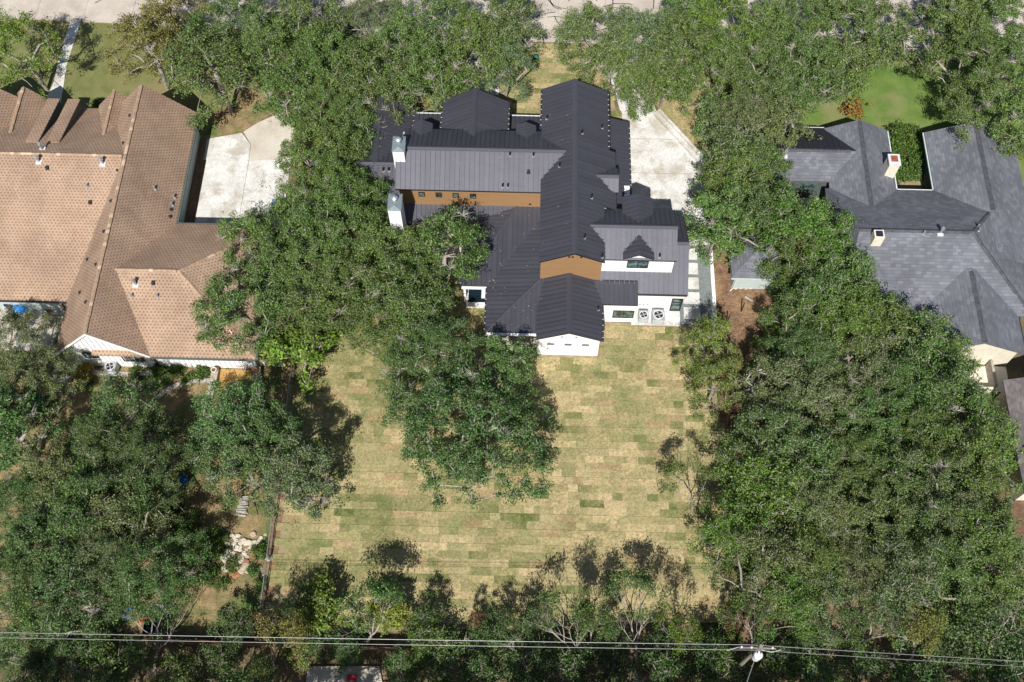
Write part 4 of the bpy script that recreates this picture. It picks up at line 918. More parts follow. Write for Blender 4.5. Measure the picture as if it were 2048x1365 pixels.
PR['U'] = [tree_proto(600+i, .85, 1.25, leaves=600, bare=0, clump=.42, low=.2, nclump=12, L=.18, Wd=.11, twig_r=.008, trunk_r=.03, extra_twig=3) for i in range(2)]
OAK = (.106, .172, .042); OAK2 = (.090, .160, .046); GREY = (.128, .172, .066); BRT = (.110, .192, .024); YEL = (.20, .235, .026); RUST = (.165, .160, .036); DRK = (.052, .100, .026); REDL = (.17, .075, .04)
rt = random.Random(21); CNT = {}
def tree(px, py, rpx, kind=None, col=OAK, label=None, group=None, name='oak_tree', h=None, base=None, cat='tree', zfrac=.66, var=.14):
    """px,py: crown centre in the photo; rpx: crown radius there; base: pixel of the trunk foot when it shows"""
    rm = rpx/25.6*(1.1 if rpx > 44 else 1.0)
    if kind is None: kind = 'L' if rm > 3.5 else 'M' if rm > 2.35 else 'S'
    pr = rt.choice(PR[kind]); s = rm/pr['R']; H_ = pr['H']*(s if h is None else h/pr['H'])
    if kind in ('L', 'M') and h is None: H_ = max(H_, 7.2)
    c = G(px, py, H_*zfrac)
    o = bpy.data.objects.new(name, None); COL.objects.link(o); o.empty_display_size = .3
    sz = H_/pr['H']; o.scale = (s*rt.uniform(.94, 1.06), s*rt.uniform(.94, 1.06), sz); o.rotation_euler = (0, 0, rt.uniform(0, 6.28))
    if base is not None:
        b_ = Vector(G(base[0], base[1], 0)); ax = Vector(c)-b_; q = Vector((0, 0, 1)).rotation_difference(ax.normalized())
        o.location = b_; o.rotation_mode = 'QUATERNION'; o.rotation_quaternion = q @ Matrix.Rotation(rt.uniform(0, 6.28), 3, 'Z').to_quaternion()
    else: o.location = (c[0], c[1], 0)
    v = rt.uniform(1-var, 1+var); hs = rt.uniform(.90, 1.12); colr = (col[0]*v*hs, col[1]*v*rt.uniform(.97, 1.03), col[2]*v*rt.uniform(.85, 1.1))
    for part in ('trunk', 'twigs', 'crown'):
        if pr[part] is None: continue
        p = bpy.data.objects.new(part, pr[part]); COL.objects.link(p); p.parent = o
        if part == 'crown': p.color = (*colr, 1)
        if part == 'twigs': p['kind'] = 'stuff'
    tag(o, label, cat, group); return o
def grove(items, label, group, marks=None, sizes=None, **kw):
    # label: text, or the noun of a label finished with the nearest landmark in marks (pixel, phrase)
    for it in items:
        d = dict(kw); lb = label
        if len(it) > 3: d.update(it[3])
        if marks:
            ph = min(marks, key=lambda m_: (m_[0]-it[0])**2+(m_[1]-it[1])**2)[2]
            sz = '' if not sizes else ('broad-crowned ' if it[2] >= sizes else 'narrow-crowned '); lb = sz+label+' '+ph
        tree(it[0], it[1], it[2], label=lb, group=group, **d)
Z = lambda c: dict(col=c)
# street side, west
tree(42, 92, 84, 'M', BRT, 'bright green leafy tree on the olive lawn beside the pale front path', zfrac=.6, name='leafy_tree')
tree(292, 80, 84, 'M', RUST, 'rust-tinged olive tree on the neighbour front lawn by the street', name='rusty_tree')
tree(345, 22, 70, 'M', RUST, 'rust-tinged yellowish tree standing at the street kerb', name='rusty_tree')
tree(408, 118, 96, 'T', OAK, 'oak with a long leaning bare trunk beside the neighbour mulch bed', base=(463, 223), h=9.5, zfrac=.8)
grove([(470, 40, 90), (540, 95, 92), (615, 40, 80), (650, 125, 92), (735, 45, 85, Z(GREY)), (800, 95, 92), (880, 40, 88), (945, 95, 92), (1015, 55, 78, Z(GREY)), (575, 185, 72), (720, 150, 80), (865, 140, 72), (1010, 125, 66, Z(GREY)), (905, 175, 48), (600, 5, 70), (1000, 0, 70)],
      'front-yard oak', 'oaks in front of the metal-roofed house', marks=((480, 60, 'between the rust-tinged trees and the street'), (580, 190, 'above the neighbour driveway apron'), (700, 40, 'by the post box at the street'), (740, 160, 'north of the west metal-roofed gable'), (880, 60, 'along the street kerb north of the entry gable'), (900, 160, 'beside the slab walk to the entry gable'), (1010, 90, 'beside the open front sod and the slab walk')), sizes=80)
# between the two houses
grove([(650, 225, 84), (770, 205, 58), (632, 305, 84), (690, 300, 64), (668, 385, 84), (604, 395, 62), (735, 400, 58), (690, 465, 88), (612, 470, 72), (625, 545, 84), (548, 520, 66), (765, 515, 76), (705, 575, 88), (790, 590, 80), (640, 620, 70), (832, 500, 62), (560, 605, 58), (850, 560, 60), (745, 640, 62), (845, 640, 66), (820, 690, 58), (735, 275, 52), (700, 230, 56), (600, 660, 44)],
      'oak', 'oaks between the two houses', marks=((660, 220, 'north-west of the west metal-roofed gable'), (770, 205, 'overhanging the west metal-roofed gable'), (620, 320, 'at the edge of the pale neighbour driveway'), (710, 350, 'against the west wing of the metal-roofed house'), (690, 460, 'beside the white chimney on the lower roof'), (590, 470, 'between the neighbour driveway and the metal-roofed house'), (590, 610, 'above the short weathered fence'), (780, 560, 'west of the side patio'), (740, 640, 'at the north-west corner of the rear sod'), (840, 660, 'between the side patio and the wide lone oak')), sizes=70)
tree(898, 458, 84, 'T', OAK, 'tall oak leaning over the wood-clad wall with its trunk by the side patio', base=(889, 632), h=10.5, zfrac=.8)
tree(448, 560, 98, 'L', OAK, 'oak spreading over the tan shingle roof with a dark trunk at its corner', base=(548, 692), h=9.0, zfrac=.85)
tree(495, 475, 66, 'M', OAK, 'oak overhanging the tan roof and the pale neighbour driveway')
tree(555, 395, 46, 'N', OAK, 'leafless grey sapling beside the pale neighbour driveway', name='bare_sapling')
tree(588, 705, 56, 'Y', BRT, 'bright green small tree at the corner fence of the tan-roofed house', name='small_tree')
# the big oak on the sod and its neighbour
tree(928, 792, 140, 'X', OAK2, 'wide oak standing alone on the sod behind the white rear gable', base=(962, 967), h=10.5, zfrac=.8)
tree(860, 720, 98, 'L', OAK2, 'oak on the sod just south-west of the rear porch', h=8.5)
tree(1010, 730, 62, 'M', OAK2, 'slim oak on the sod touching the white rear gable', h=7)
tree(948, 905, 52, 'M', OAK2, 'low leafy oak growing under the wide lone oak on the sod', h=6.0)
tree(1055, 830, 46, 'S', OAK2, 'small oak at the east edge of the wide lone oak on the sod', h=5)
tree(812, 800, 44, 'S', OAK2, 'small oak at the west edge of the wide lone oak on the sod', h=5.5)
# street side, east
grove([(1185, 65, 84), (1215, 130, 62), (1290, 70, 84, Z(GREY)), (1365, 90, 92), (1440, 45, 92, Z(BRT)), (1440, 145, 84), (1520, 60, 92), (1520, 150, 88), (1600, 45, 92), (1610, 135, 92), (1690, 50, 92), (1690, 125, 72), (1770, 45, 62), (1490, 235, 84, Z(GREY)), (1555, 250, 66, Z(GREY)), (1430, 225, 46), (1480, 310, 70, Z(GREY)), (1330, 160, 50), (1380, 20, 70), (1760, 90, 50), (1560, 185, 60)],
      'oak', 'oaks along the street by the driveway', marks=((1190, 90, 'over the street end of the pale driveway'), (1330, 110, 'east of the driveway at the street'), (1430, 90, 'at the street north of the side lawn by the driveway'), (1430, 230, 'over the side lawn by the driveway'), (1510, 260, 'north-west of the slate-roofed west wing'), (1540, 130, 'between the side lawn and the bright green lawn'), (1620, 50, 'at the street north of the bright green lawn'), (1620, 140, 'overhanging the bright green lawn'), (1740, 60, 'at the street beside the crack-sealed slabs')), sizes=80)
tree(1262, 150, 62, 'T', OAK, 'oak reaching over the pale driveway with a thick trunk in the side lawn', base=(1322, 198), h=8, zfrac=.9)
grove([(1900, 45, 92), (1985, 35, 92), (1935, 125, 88), (2020, 120, 84), (1960, 205, 84), (2030, 215, 76), (1995, 285, 46)],
      'oak', 'oaks beside the bright green lawn', sizes=86, marks=((1900, 40, 'at the street east of the crack-sealed slabs'), (2000, 30, 'at the far street corner by the bright green lawn'), (1930, 140, 'shading the east half of the bright green lawn'), (2030, 110, 'behind the east side of the bright green lawn'), (1960, 210, 'north of the east slate gable'), (2030, 220, 'at the north-east corner of the slate-roofed house'), (1995, 290, 'overhanging the east slate gable')))
# the woods east of the sod
W_ = []
for (x, y, r_) in ((1470, 355, 74), (1448, 432, 68), (1530, 335, 56), (1525, 415, 76), (1595, 450, 76), (1650, 480, 70), (1612, 515, 66), (1680, 545, 72), (1640, 595, 74), (1725, 610, 72), (1605, 625, 66), (1690, 665, 76), (1780, 655, 70), (1845, 685, 74), (1895, 735, 66), (1615, 705, 84), (1715, 745, 84), (1810, 770, 84), (1905, 800, 78), (1955, 850, 66), (1560, 770, 74), (1640, 810, 84), (1740, 840, 84), (1840, 875, 84), (1930, 915, 76), (1545, 860, 74), (1600, 905, 74), (1690, 925, 84), (1790, 955, 84), (1885, 985, 84), (1965, 985, 58), (1500, 925, 64), (1545, 985, 78), (1650, 1015, 84), (1750, 1045, 84), (1850, 1065, 84), (1945, 1065, 74), (1475, 1055, 70), (1525, 1120, 78), (1615, 1110, 84), (1710, 1135, 84), (1805, 1135, 80), (1900, 1150, 70), (1565, 1190, 66), (1655, 1200, 62), (1985, 1150, 60), (1545, 690, 40), (1750, 540, 40), (1985, 870, 52), (1990, 935, 50), (1975, 1045, 56), (2005, 1100, 44), (1425, 345, 44), (1430, 480, 46), (1570, 552, 40), (1735, 500, 36)):
    W_.append((x, y, r_, dict(col=rt.choice((OAK, OAK, OAK2, GREY, (.098, .178, .03))))))
grove(W_, 'woodland oak', 'oaks in the woods east of the sod', marks=((1450, 400, 'at the south end of the pale driveway'), (1540, 370, 'against the slate-roofed west wing'), (1600, 520, 'overhanging the pale green shed'), (1700, 560, 'overhanging the big slate south slope'), (1830, 680, 'along the eave of the slate-roofed house'), (1600, 680, 'east of the leaf-strewn side yard'), (1720, 760, 'in the middle of the woods behind the slate-roofed house'), (1920, 790, 'beside the cream patio wall'), (1560, 800, 'beside the service pole'), (1950, 920, 'beside the cream cottage'), (1800, 950, 'between the woods centre and the cream cottage'), (1520, 930, 'along the sod edge by the sparse half-bare tree'), (1660, 960, 'in the centre of the woods east of the sod'), (1490, 1070, 'along the south half of the sod edge'), (1640, 1110, 'in the south part of the woods'), (1820, 1100, 'south-west of the cream cottage'), (1600, 1200, 'behind the transformer pole'), (1960, 1120, 'south of the cream cottage')), sizes=72)
grove([(1418, 685, 58), (1432, 765, 58)], 'light green young oak by the brown board fence at the sod edge', 'young oaks at the sod edge', kind='M', col=(.135, .195, .036), h=6.2)
tree(1385, 965, 56, 'B', OAK, 'sparse half-bare tree at the east edge of the sod', base=(1386, 1024), h=5.5, zfrac=.75, name='sparse_tree')
# back yard of the tan house
B_ = []
for (x, y, r_) in ((28, 690, 84), (55, 770, 84), (15, 850, 80), (250, 815, 62), (312, 862, 44), (215, 890, 84), (300, 940, 84), (110, 950, 84), (185, 1010, 90), (50, 1010, 84), (250, 1035, 72), (100, 1095, 90), (200, 1120, 88), (300, 1140, 84), (30, 1165, 84), (470, 835, 78), (440, 895, 62), (545, 880, 72), (480, 935, 66), (590, 945, 76), (625, 985, 46), (348, 1125, 44), (130, 1190, 70)):
    B_.append((x, y, r_, dict(col=rt.choice((OAK2, OAK2, GREY, (.078, .140, .042))))))
grove(B_, 'back-yard oak', 'oaks in the back yard of the tan-roofed house', marks=((40, 720, 'beside the patio of the tan-roofed house'), (30, 860, 'west of the flagstone steps'), (280, 830, 'below the board-and-batten gable'), (460, 850, 'at the ochre gravel bed'), (560, 900, 'leaning over the chain-link fence onto the sod'), (600, 970, 'at the sod edge where the chain-link fence is hidden'), (480, 930, 'north of the firewood stack'), (250, 930, 'in the middle of the shady back yard'), (100, 1000, 'at the west side of the shady back yard'), (300, 1060, 'west of the stone heap'), (200, 1110, 'north-west of the scrap pile'), (50, 1140, 'at the west end near the power lines'), (340, 1130, 'north of the scrap pile')), sizes=80)
# the strip under the power lines: half-bare trees
for (x, y, r_, bx, by, lab, c) in ((728, 1195, 72, 724, 1300, 'half-bare pale-limbed tree between two yellow-green bushes under the power lines', OAK2), (1120, 1180, 66, 1140, 1345, 'half-bare leaning tree with forked pale trunk under the power lines', OAK2), (1185, 1205, 46, 1180, 1290, 'slim twisted half-bare tree under the power lines', OAK2),
        (1268, 1180, 78, 1275, 1330, 'large half-bare tree with wide pale limbs under the power lines', OAK2), (1350, 1225, 48, 1355, 1310, 'thin-stemmed half-bare tree with yellow-green top under the power lines', BRT), (1500, 1225, 46, 1505, 1290, 'small half-bare tree right behind the transformer pole', OAK), (1690, 1240, 50, 1675, 1300, 'half-bare forked tree at the south edge of the woods', OAK2),
        (1760, 1235, 60, 1720, 1290, 'half-bare slanting tree at the south edge of the woods', OAK2), (1840, 1235, 46, 1820, 1320, 'half-bare wispy tree with reddish twigs at the woods edge', RUST), (1985, 1225, 70, 1985, 1320, 'half-bare grey tree near the power lines past the woods', OAK2), (95, 1215, 60, 92, 1290, 'half-bare tree in the corner of the shady back yard', OAK),
        (345, 1155, 74, 310, 1340, 'tall bare-limbed tree bending over the scrap pile', OAK2), (550, 1235, 50, 545, 1340, 'half-bare twin-stemmed tree near the fence end', RUST)):
    tree(x, y, r_, 'B', c, lab, None, name='half_bare_tree', base=(bx, by), h=7.0, zfrac=.85)
for (x, y, r_, c, lab) in ((775, 1228, 40, YEL, 'yellow-green bush east of the pale half-bare tree'), (640, 1238, 48, (.12, .16, .022), 'yellow-green bush west of the pale half-bare tree'), (600, 1275, 40, (.10, .15, .025), 'green bush beside the fence end under the power lines'), (950, 1240, 15, REDL, 'red-leaved shrub at the thicket edge'), (520, 1240, 13, REDL, 'red-twigged shrub beside the chain-link fence end'), (1475, 1235, 26, (.12, .05, .035), 'dark red shrub at the sod corner near the woods')):
    tree(x, y, r_, 'Y' if r_ > 30 else 'S', c, lab, None, name='bush', h=3.6, cat='bush')
D_ = []
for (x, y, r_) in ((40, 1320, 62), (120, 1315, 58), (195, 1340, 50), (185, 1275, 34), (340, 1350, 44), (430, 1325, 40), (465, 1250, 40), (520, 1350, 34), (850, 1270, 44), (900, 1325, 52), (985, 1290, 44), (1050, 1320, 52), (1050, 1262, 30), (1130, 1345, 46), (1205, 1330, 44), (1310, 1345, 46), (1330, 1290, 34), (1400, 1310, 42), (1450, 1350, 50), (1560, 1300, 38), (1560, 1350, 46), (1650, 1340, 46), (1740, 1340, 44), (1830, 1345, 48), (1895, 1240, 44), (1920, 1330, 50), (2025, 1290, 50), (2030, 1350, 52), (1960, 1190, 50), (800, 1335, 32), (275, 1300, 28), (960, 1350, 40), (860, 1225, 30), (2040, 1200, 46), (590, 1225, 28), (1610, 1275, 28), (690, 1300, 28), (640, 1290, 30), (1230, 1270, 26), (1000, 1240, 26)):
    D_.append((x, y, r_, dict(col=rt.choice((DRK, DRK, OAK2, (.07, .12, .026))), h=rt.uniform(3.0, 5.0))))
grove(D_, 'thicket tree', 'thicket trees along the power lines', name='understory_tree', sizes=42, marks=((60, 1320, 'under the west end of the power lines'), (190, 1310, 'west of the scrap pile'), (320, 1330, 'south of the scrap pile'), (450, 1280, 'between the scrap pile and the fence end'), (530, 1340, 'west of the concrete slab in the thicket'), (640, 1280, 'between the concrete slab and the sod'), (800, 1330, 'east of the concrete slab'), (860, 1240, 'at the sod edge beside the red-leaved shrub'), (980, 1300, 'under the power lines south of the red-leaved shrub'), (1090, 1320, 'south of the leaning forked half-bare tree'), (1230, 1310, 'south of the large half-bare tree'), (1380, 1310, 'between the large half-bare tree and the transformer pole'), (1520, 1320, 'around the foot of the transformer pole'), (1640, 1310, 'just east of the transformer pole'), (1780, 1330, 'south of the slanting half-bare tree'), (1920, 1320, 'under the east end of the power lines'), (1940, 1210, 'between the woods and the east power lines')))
for k in range(11):
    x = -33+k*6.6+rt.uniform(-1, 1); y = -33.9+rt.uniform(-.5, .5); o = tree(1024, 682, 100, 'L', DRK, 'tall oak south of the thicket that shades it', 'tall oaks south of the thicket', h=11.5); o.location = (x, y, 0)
# low planting
for (x, y, r_, c, lab) in ((1708, 212, 26, (.26, .15, .03), 'orange-brown shrub at the front corner of the slate-roofed house'), (190, 207, 12, DRK, 'dark round shrub under the tan gable front'), (880, 219, 22, OAK, 'loose shrub beside the entry gable wall'), (165, 745, 20, (.30, .25, .02), 'yellow-leaved plant beside the board-and-batten gable'), (125, 690, 22, DRK, 'dark shrub beside the patio wall of the tan-roofed house')):
    tree(x, y, r_, 'U', c, lab, None, name='shrub', cat='shrub', zfrac=.6)
iv = []
for k in range(34): iv.append((rt.uniform(1783, 1838), rt.uniform(262, 345), rt.uniform(15, 24)))
grove(iv, 'green shrub filling the planted court of the slate-roofed house', 'court shrubs', kind='U', col=(.075, .135, .02), name='shrub', cat='shrub', zfrac=.5)
sv = []
for k in range(46):
    x, y = rt.choice(((rt.uniform(420, 545), rt.uniform(1060, 1180)), (rt.uniform(395, 440), rt.uniform(1080, 1130)), (rt.uniform(250, 430), rt.uniform(738, 760)), (rt.uniform(1440, 1470), rt.uniform(1230, 1280)), (rt.uniform(330, 400), rt.uniform(1020, 1060))))
    sv.append((x, y, rt.uniform(9, 16)))
grove(sv, 'low green weed clump in the neighbour back yard', 'weed clumps in the back yard', kind='U', col=(.07, .13, .02), name='weed_clump', cat='weed', zfrac=.5)

# ------------------------------------------------------------------ small things
def condenser(px, py, s, name, label, mat, grp=None):
    x, y, _ = G(px, py, 0); c = root(name, label, 'air conditioner', (x, y, 0.06), group=grp); a = .44*s; h = .95*s
    def rsq(a, r, n=4):
        P_ = []
        for q, (cx, cy) in enumerate(((a-r, a-r), (-a+r, a-r), (-a+r, -a+r), (a-r, -a+r))):
            for j in range(n+1):
                an = math.pi/2*(q+j/n); P_.append((x+cx+r*math.cos(an), y+cy+r*math.sin(an)))
        return P_
    mb = MB(); mb.prism(rsq(a, .12), .06, .06+h*.93); mb.build('body', MAT[mat], c)
    for k in range(7):
        mb = MB(); z = .14+k*h*.11; mb.prism(rsq(a+.012, .12), z, z+.03*s); mb.build('louvre', MAT['lightgrey'] if mat == 'steel' else MAT['steel'], c)
    mb = MB(); mb.prism(rsq(a+.02, .13), .06+h*.93, .06+h*.955); mb.build('top', MAT['steel'], c)
    mb = MB(); mb.cyl((x, y), .34*s, .06+h*.955, .06+h*.965, 24); mb.build('fan_well', MAT['black'], c)
    mb = MB(); mb.ring((x, y), .40*s, .33*s, .06+h*.955, .06+h*1.03, 24); mb.build('fan_ring', MAT['lightgrey'], c)
    mb = MB()
    for k in range(4):
        an = k*math.pi/2+.4; d = np.array([math.cos(an), math.sin(an)]); n_ = np.array([-d[1], d[0]])
        p0 = np.array([x, y])+d*.06*s; p1 = np.array([x, y])+d*.31*s
        mb.slab([(*(p0-n_*.03*s), .06+h*.985), (*(p1-n_*.10*s), .06+h*.985), (*(p1+n_*.07*s), .06+h*1.0), (*(p0+n_*.03*s), .06+h*1.0)], (0, 0, -.008))
    mb.cyl((x, y), .07*s, .06+h*.97, .06+h*1.02, 10); mb.build('fan', MAT['steel'], c)
    return c
condenser(1285, 640, .92, 'condenser_unit', 'smaller grey outdoor condenser beside the wide window of the white wall', 'lightgrey')
condenser(1314, 642, 1.12, 'condenser_unit', 'larger grey outdoor condenser beside the glazed back door', 'lightgrey')
condenser(228, 743, 1.0, 'condenser_unit', 'dark grey condenser under the windows of the board-and-batten gable', 'steel')
# chain-link fence on the west boundary
fx = -18.85; fc = root('chain_link_fence', 'chain-link fence with pale top rail along the west edge of the sod', 'fence', (fx, -12, 0))
mb = MB(); mb.tube([(fx, -24.3, 1.25), (fx, -3.0, 1.25)], .026, 8); mb.build('top_rail', MAT['galv'], fc)
for k in range(9): mb = MB(); y = -24.2+k*2.65; mb.cyl((fx, y), .04, 0, 1.32, 8); mb.build('post', MAT['galv'], fc)
mb = MB(); 
for k in range(150):
    y = -24.2+k*.142
    mb.tube([(fx-.01, y, .05), (fx-.01, y+.6, .65), (fx-.01, y, 1.22)], .005, 3, cap=False)
mb.build('wire_mesh', MAT['galv'], fc, kind='stuff')
flat('fence_strip', [(-19.1, -24.5), (-18.3, -24.5), (-18.35, -3.0), (-19.15, -3.0)], .02, MAT['litter'])
# grey board fence end by the tan house, north part of the same line
def board_fence(name, label, a, b_, h, mat, bw=.15, gap=.012, grp=None, posts=True):
    a = np.array(a, float); b_ = np.array(b_, float); L = np.linalg.norm(b_-a); d = (b_-a)/L; n_ = np.array([-d[1], d[0]]); mid = (a+b_)/2
    f = root(name, label, 'fence', (mid[0], mid[1], 0), group=grp); k = int(L/(bw+gap)); k = min(k, 290)
    for i in range(k):
        p = a+d*(i*(bw+gap)); q = p+d*bw; hh = h+R.uniform(-.02, .02); mb = MB()
        mb.prism(ccw([tuple(p-n_*.012), tuple(q-n_*.012), tuple(q+n_*.012), tuple(p+n_*.012)]), .03, hh); mb.build('board', MAT[mat], f)
    for z in (.4, h-.3):
        mb = MB(); mb.prism(ccw([tuple(a+n_*.014), tuple(b_+n_*.014), tuple(b_+n_*.055), tuple(a+n_*.055)]), z, z+.09); mb.build('rail', MAT[mat], f)
    for i in range(int(L/2.4)+1):
        p = a+d*min(L, i*2.4); mb = MB(); mb.prism(ccw([tuple(p+n_*.057-d*.05), tuple(p+n_*.057+d*.05), tuple(p+n_*.15+d*.05), tuple(p+n_*.15-d*.05)]), 0, h+.05); mb.build('post', MAT[mat], f)
    return f
board_fence('board_fence', 'brown board fence between the sod and the leaf-strewn side yard', (16.25, -7.5), (16.45, 1.6), 1.7, 'brownwood')
board_fence('board_fence', 'short weathered fence under the canopy near the tan roof corner', (-19.4, 1.2), (-19.1, 4.4), 1.6, 'greywood')
board_fence('board_fence', 'low dark fence running under the power lines behind the thicket', (-25.5, -25.3), (-5.0, -25.5), 1.5, 'brownwood')
ob = [(-20.9, -1.6), (-19.4, -1.6)]
st = root('gate_rails', 'white rail gate beside the corner of the tan-roofed house', 'gate', (-20.4, -2.2, 0))
for k in range(4): mb = MB(); mb.tube([(-21.6, -2.9+k*.0, .35+k*.25), (-19.6, -3.0, .35+k*.25)], .03, 6); mb.build('rail', MAT['strap'], st)
for x in (-21.5, -19.7): mb = MB(); mb.box(x-.06, x+.06, -3.02, -2.9, 0, 1.3); mb.build('post', MAT['brownwood'], st)
# stone-capped garden walls behind the tan house
def stone_wall(label, L, w, h):
    c0 = G(*L[0])[:2]; pts = [np.array(G(*q)[:2]) for q in L]; f = root('stone_wall', label, 'wall', (c0[0], c0[1], 0))
    for a, b_ in zip(pts[:-1], pts[1:]):
        ln = np.linalg.norm(b_-a); d = (b_-a)/ln; n_ = np.array([-d[1], d[0]]); mb = MB()
        mb.prism(ccw([tuple(a-n_*w*.42), tuple(b_-n_*w*.42), tuple(b_+n_*w*.42), tuple(a+n_*w*.42)]), 0, h-.06); mb.build('wall', MAT['stonewall'], f)
        k = max(1, int(ln/.62))
        for i in range(k):
            p = a+d*(ln*i/k+.01); q = a+d*(ln*(i+1)/k-.01); ww = w*.5*R.uniform(.92, 1.1); mb = MB(); mb.prism(ccw([tuple(p-n_*ww), tuple(q-n_*ww), tuple(q+n_*ww), tuple(p+n_*ww)]), h-.06, h+R.uniform(-.01, .015)); mb.build('cap_stone', MAT['stonewall'], f)
stone_wall('pale stone-capped wall west of the ochre gravel bed', [(434, 740), (430, 765), (422, 800)], .5, .55)
stone_wall('grey stone-capped wall east of the ochre gravel bed', [(518, 742), (514, 790), (508, 835)], .55, .75)
stone_wall('curved low stone edging behind the tan-roofed house', [(432, 762), (395, 764), (360, 770), (330, 785), (315, 800)], .35, .22)
stone_wall('low stone edging below the board-and-batten gable', [(150, 742), (200, 748), (250, 750), (300, 748), (330, 742)], .4, .16)
flat('ochre_bed', pxpoly([(437, 738), (515, 740), (508, 790), (500, 815), (428, 800)]), .018, mottled('ochre_gravel', (.36, .20, .07), (.46, .28, .10), 2, .95, c3=(.10, .13, .03), s3=.5))
# flagstone steps, individual stones
fs = root('flagstone_steps', 'uneven flagstone steps beside the tan-roofed house', 'steps', G(130, 755)[:2]+(0,))
for k in range(26):
    x, y, _ = G(R.uniform(108, 150), R.uniform(722, 790)); n_ = R.randint(5, 7); r_ = R.uniform(.18, .36); a0 = R.uniform(0, 6)
    P_ = [(x+r_*R.uniform(.75, 1.1)*math.cos(a0+6.283*j/n_), y+r_*R.uniform(.75, 1.1)*math.sin(a0+6.283*j/n_)) for j in range(n_)]; mb = MB(); mb.prism(ccw(P_), 0.0, .08+.004*k); mb.build('flagstone', MAT['stonewall'], fs)
# pots, hose, plant stand
for (px, py, mt, lab) in ((429, 743, 'cream', 'pale round pot on the west stone-capped wall'), (512, 746, 'terracotta', 'dark terracotta pot on the east stone-capped wall')):
    x, y, _ = G(px, py, .6); z0 = .55 if px < 470 else .75; p_ = root('plant_pot', lab, 'pot', (x, y, z0)); mb = MB(); mb.tube([(x, y, z0), (x, y, z0+.32)], [.15, .22], 14, cap=True); mb.build('pot', MAT[mt], p_); mb = MB(); mb.ring((x, y), .24, .18, z0+.3, z0+.36, 14); mb.build('rim', MAT[mt], p_); mb = MB(); mb.cyl((x, y), .17, z0+.321, z0+.335, 12); mb.build('soil', MAT['litter'], p_)
x, y, _ = G(165, 763); mb = MB(); pts = []
for k in range(90): a = k*.32; r_ = .32+.12*math.sin(k*.21)+.002*k; pts.append((x+r_*math.cos(a)*1.3+.006*k, y+r_*math.sin(a)*.8, .05+.0012*k))
mb.tube(pts, .02, 5); mb.thing('garden_hose', MAT['black'], 'coiled black garden hose by the flagstone steps', 'hose')
x, y, _ = G(142, 757); mb = MB(); mb.cyl((x, y), .16, 0, .3, 14, .2); mb.ring((x, y), .22, .17, .3, .34, 14); mb.thing('metal_bucket', MAT['galv'], 'pale metal bucket beside the coiled hose', 'bucket')
# patio of the tan house: tarp heap, covered grill, pots, walls
x, y, _ = G(44, 622); mb = MB(); rng = np.random.default_rng(5); vs = []; k = 14
for i in range(5):
    for j in range(k): a = 6.283*j/k; r_ = (.62, .6, .5, .34, .08)[i]*(1+.18*math.sin(3*a+i)+rng.uniform(-.09, .09)); vs.append((x+r_*math.cos(a), y+r_*math.sin(a)*1.15, .02+(0, .35, .7, .95, 1.05)[i]+rng.uniform(-.05, .05)))
mb.mesh(vs, [(i*k+j, i*k+(j+1) % k, (i+1)*k+(j+1) % k, (i+1)*k+j) for i in range(4) for j in range(k)]+[tuple(range(4*k, 5*k))]); mb.thing('tarp_heap', MAT['tarp'], 'crumpled bright blue tarp over a heap on the patio', 'tarp')
x, y, _ = G(27, 614); mb = MB(); vs = []
for i, (r_, z) in enumerate(((.42, .02), (.46, .5), (.5, .85), (.42, 1.1), (.2, 1.18))):
    for j in range(12): a = 6.283*j/12; vs.append((x+r_*math.cos(a)*1.25, y+r_*math.sin(a), z))
mb.mesh(vs, [(i*12+j, i*12+(j+1) % 12, (i+1)*12+(j+1) % 12, (i+1)*12+j) for i in range(4) for j in range(12)]+[tuple(range(48, 60))]); mb.thing('covered_grill', MAT['navy'], 'navy-covered grill on the patio next to the blue tarp', 'grill', smooth=True)
pw = root('patio_wall', 'grey L-shaped stone bench wall around the patio of the tan-roofed house', 'wall', G(105, 645)[:2]+(0,))
for L_ in (((78, 632), (128, 632), (126, 648), (76, 648)), ((108, 649), (124, 649), (113, 712), (94, 712))):
    mb = MB(); mb.prism(ccw([q for q in pxpoly(L_, .5)]), 0, .5); mb.build('wall', MAT['stonewall'], pw)
for k in range(7):
    x, y, _ = G(R.uniform(72, 112), R.uniform(612, 626)); r_ = R.uniform(.1, .2); o = root('patio_pot', 'small flower pot on the patio of the tan-roofed house', 'pot', (x, y, .02), group='patio flower pots')
    mb = MB(); mb.tube([(x, y, .02), (x, y, .02+r_*1.6)], [r_*.75, r_], 10); mb.build('pot', MAT[R.choice(('terracotta', 'cream', 'lightgrey'))], o); mb = MB(); mb.ring((x, y), r_*1.08, r_*.8, .02+r_*1.5, .03+r_*1.7, 10); mb.build('rim', MAT['terracotta'], o)
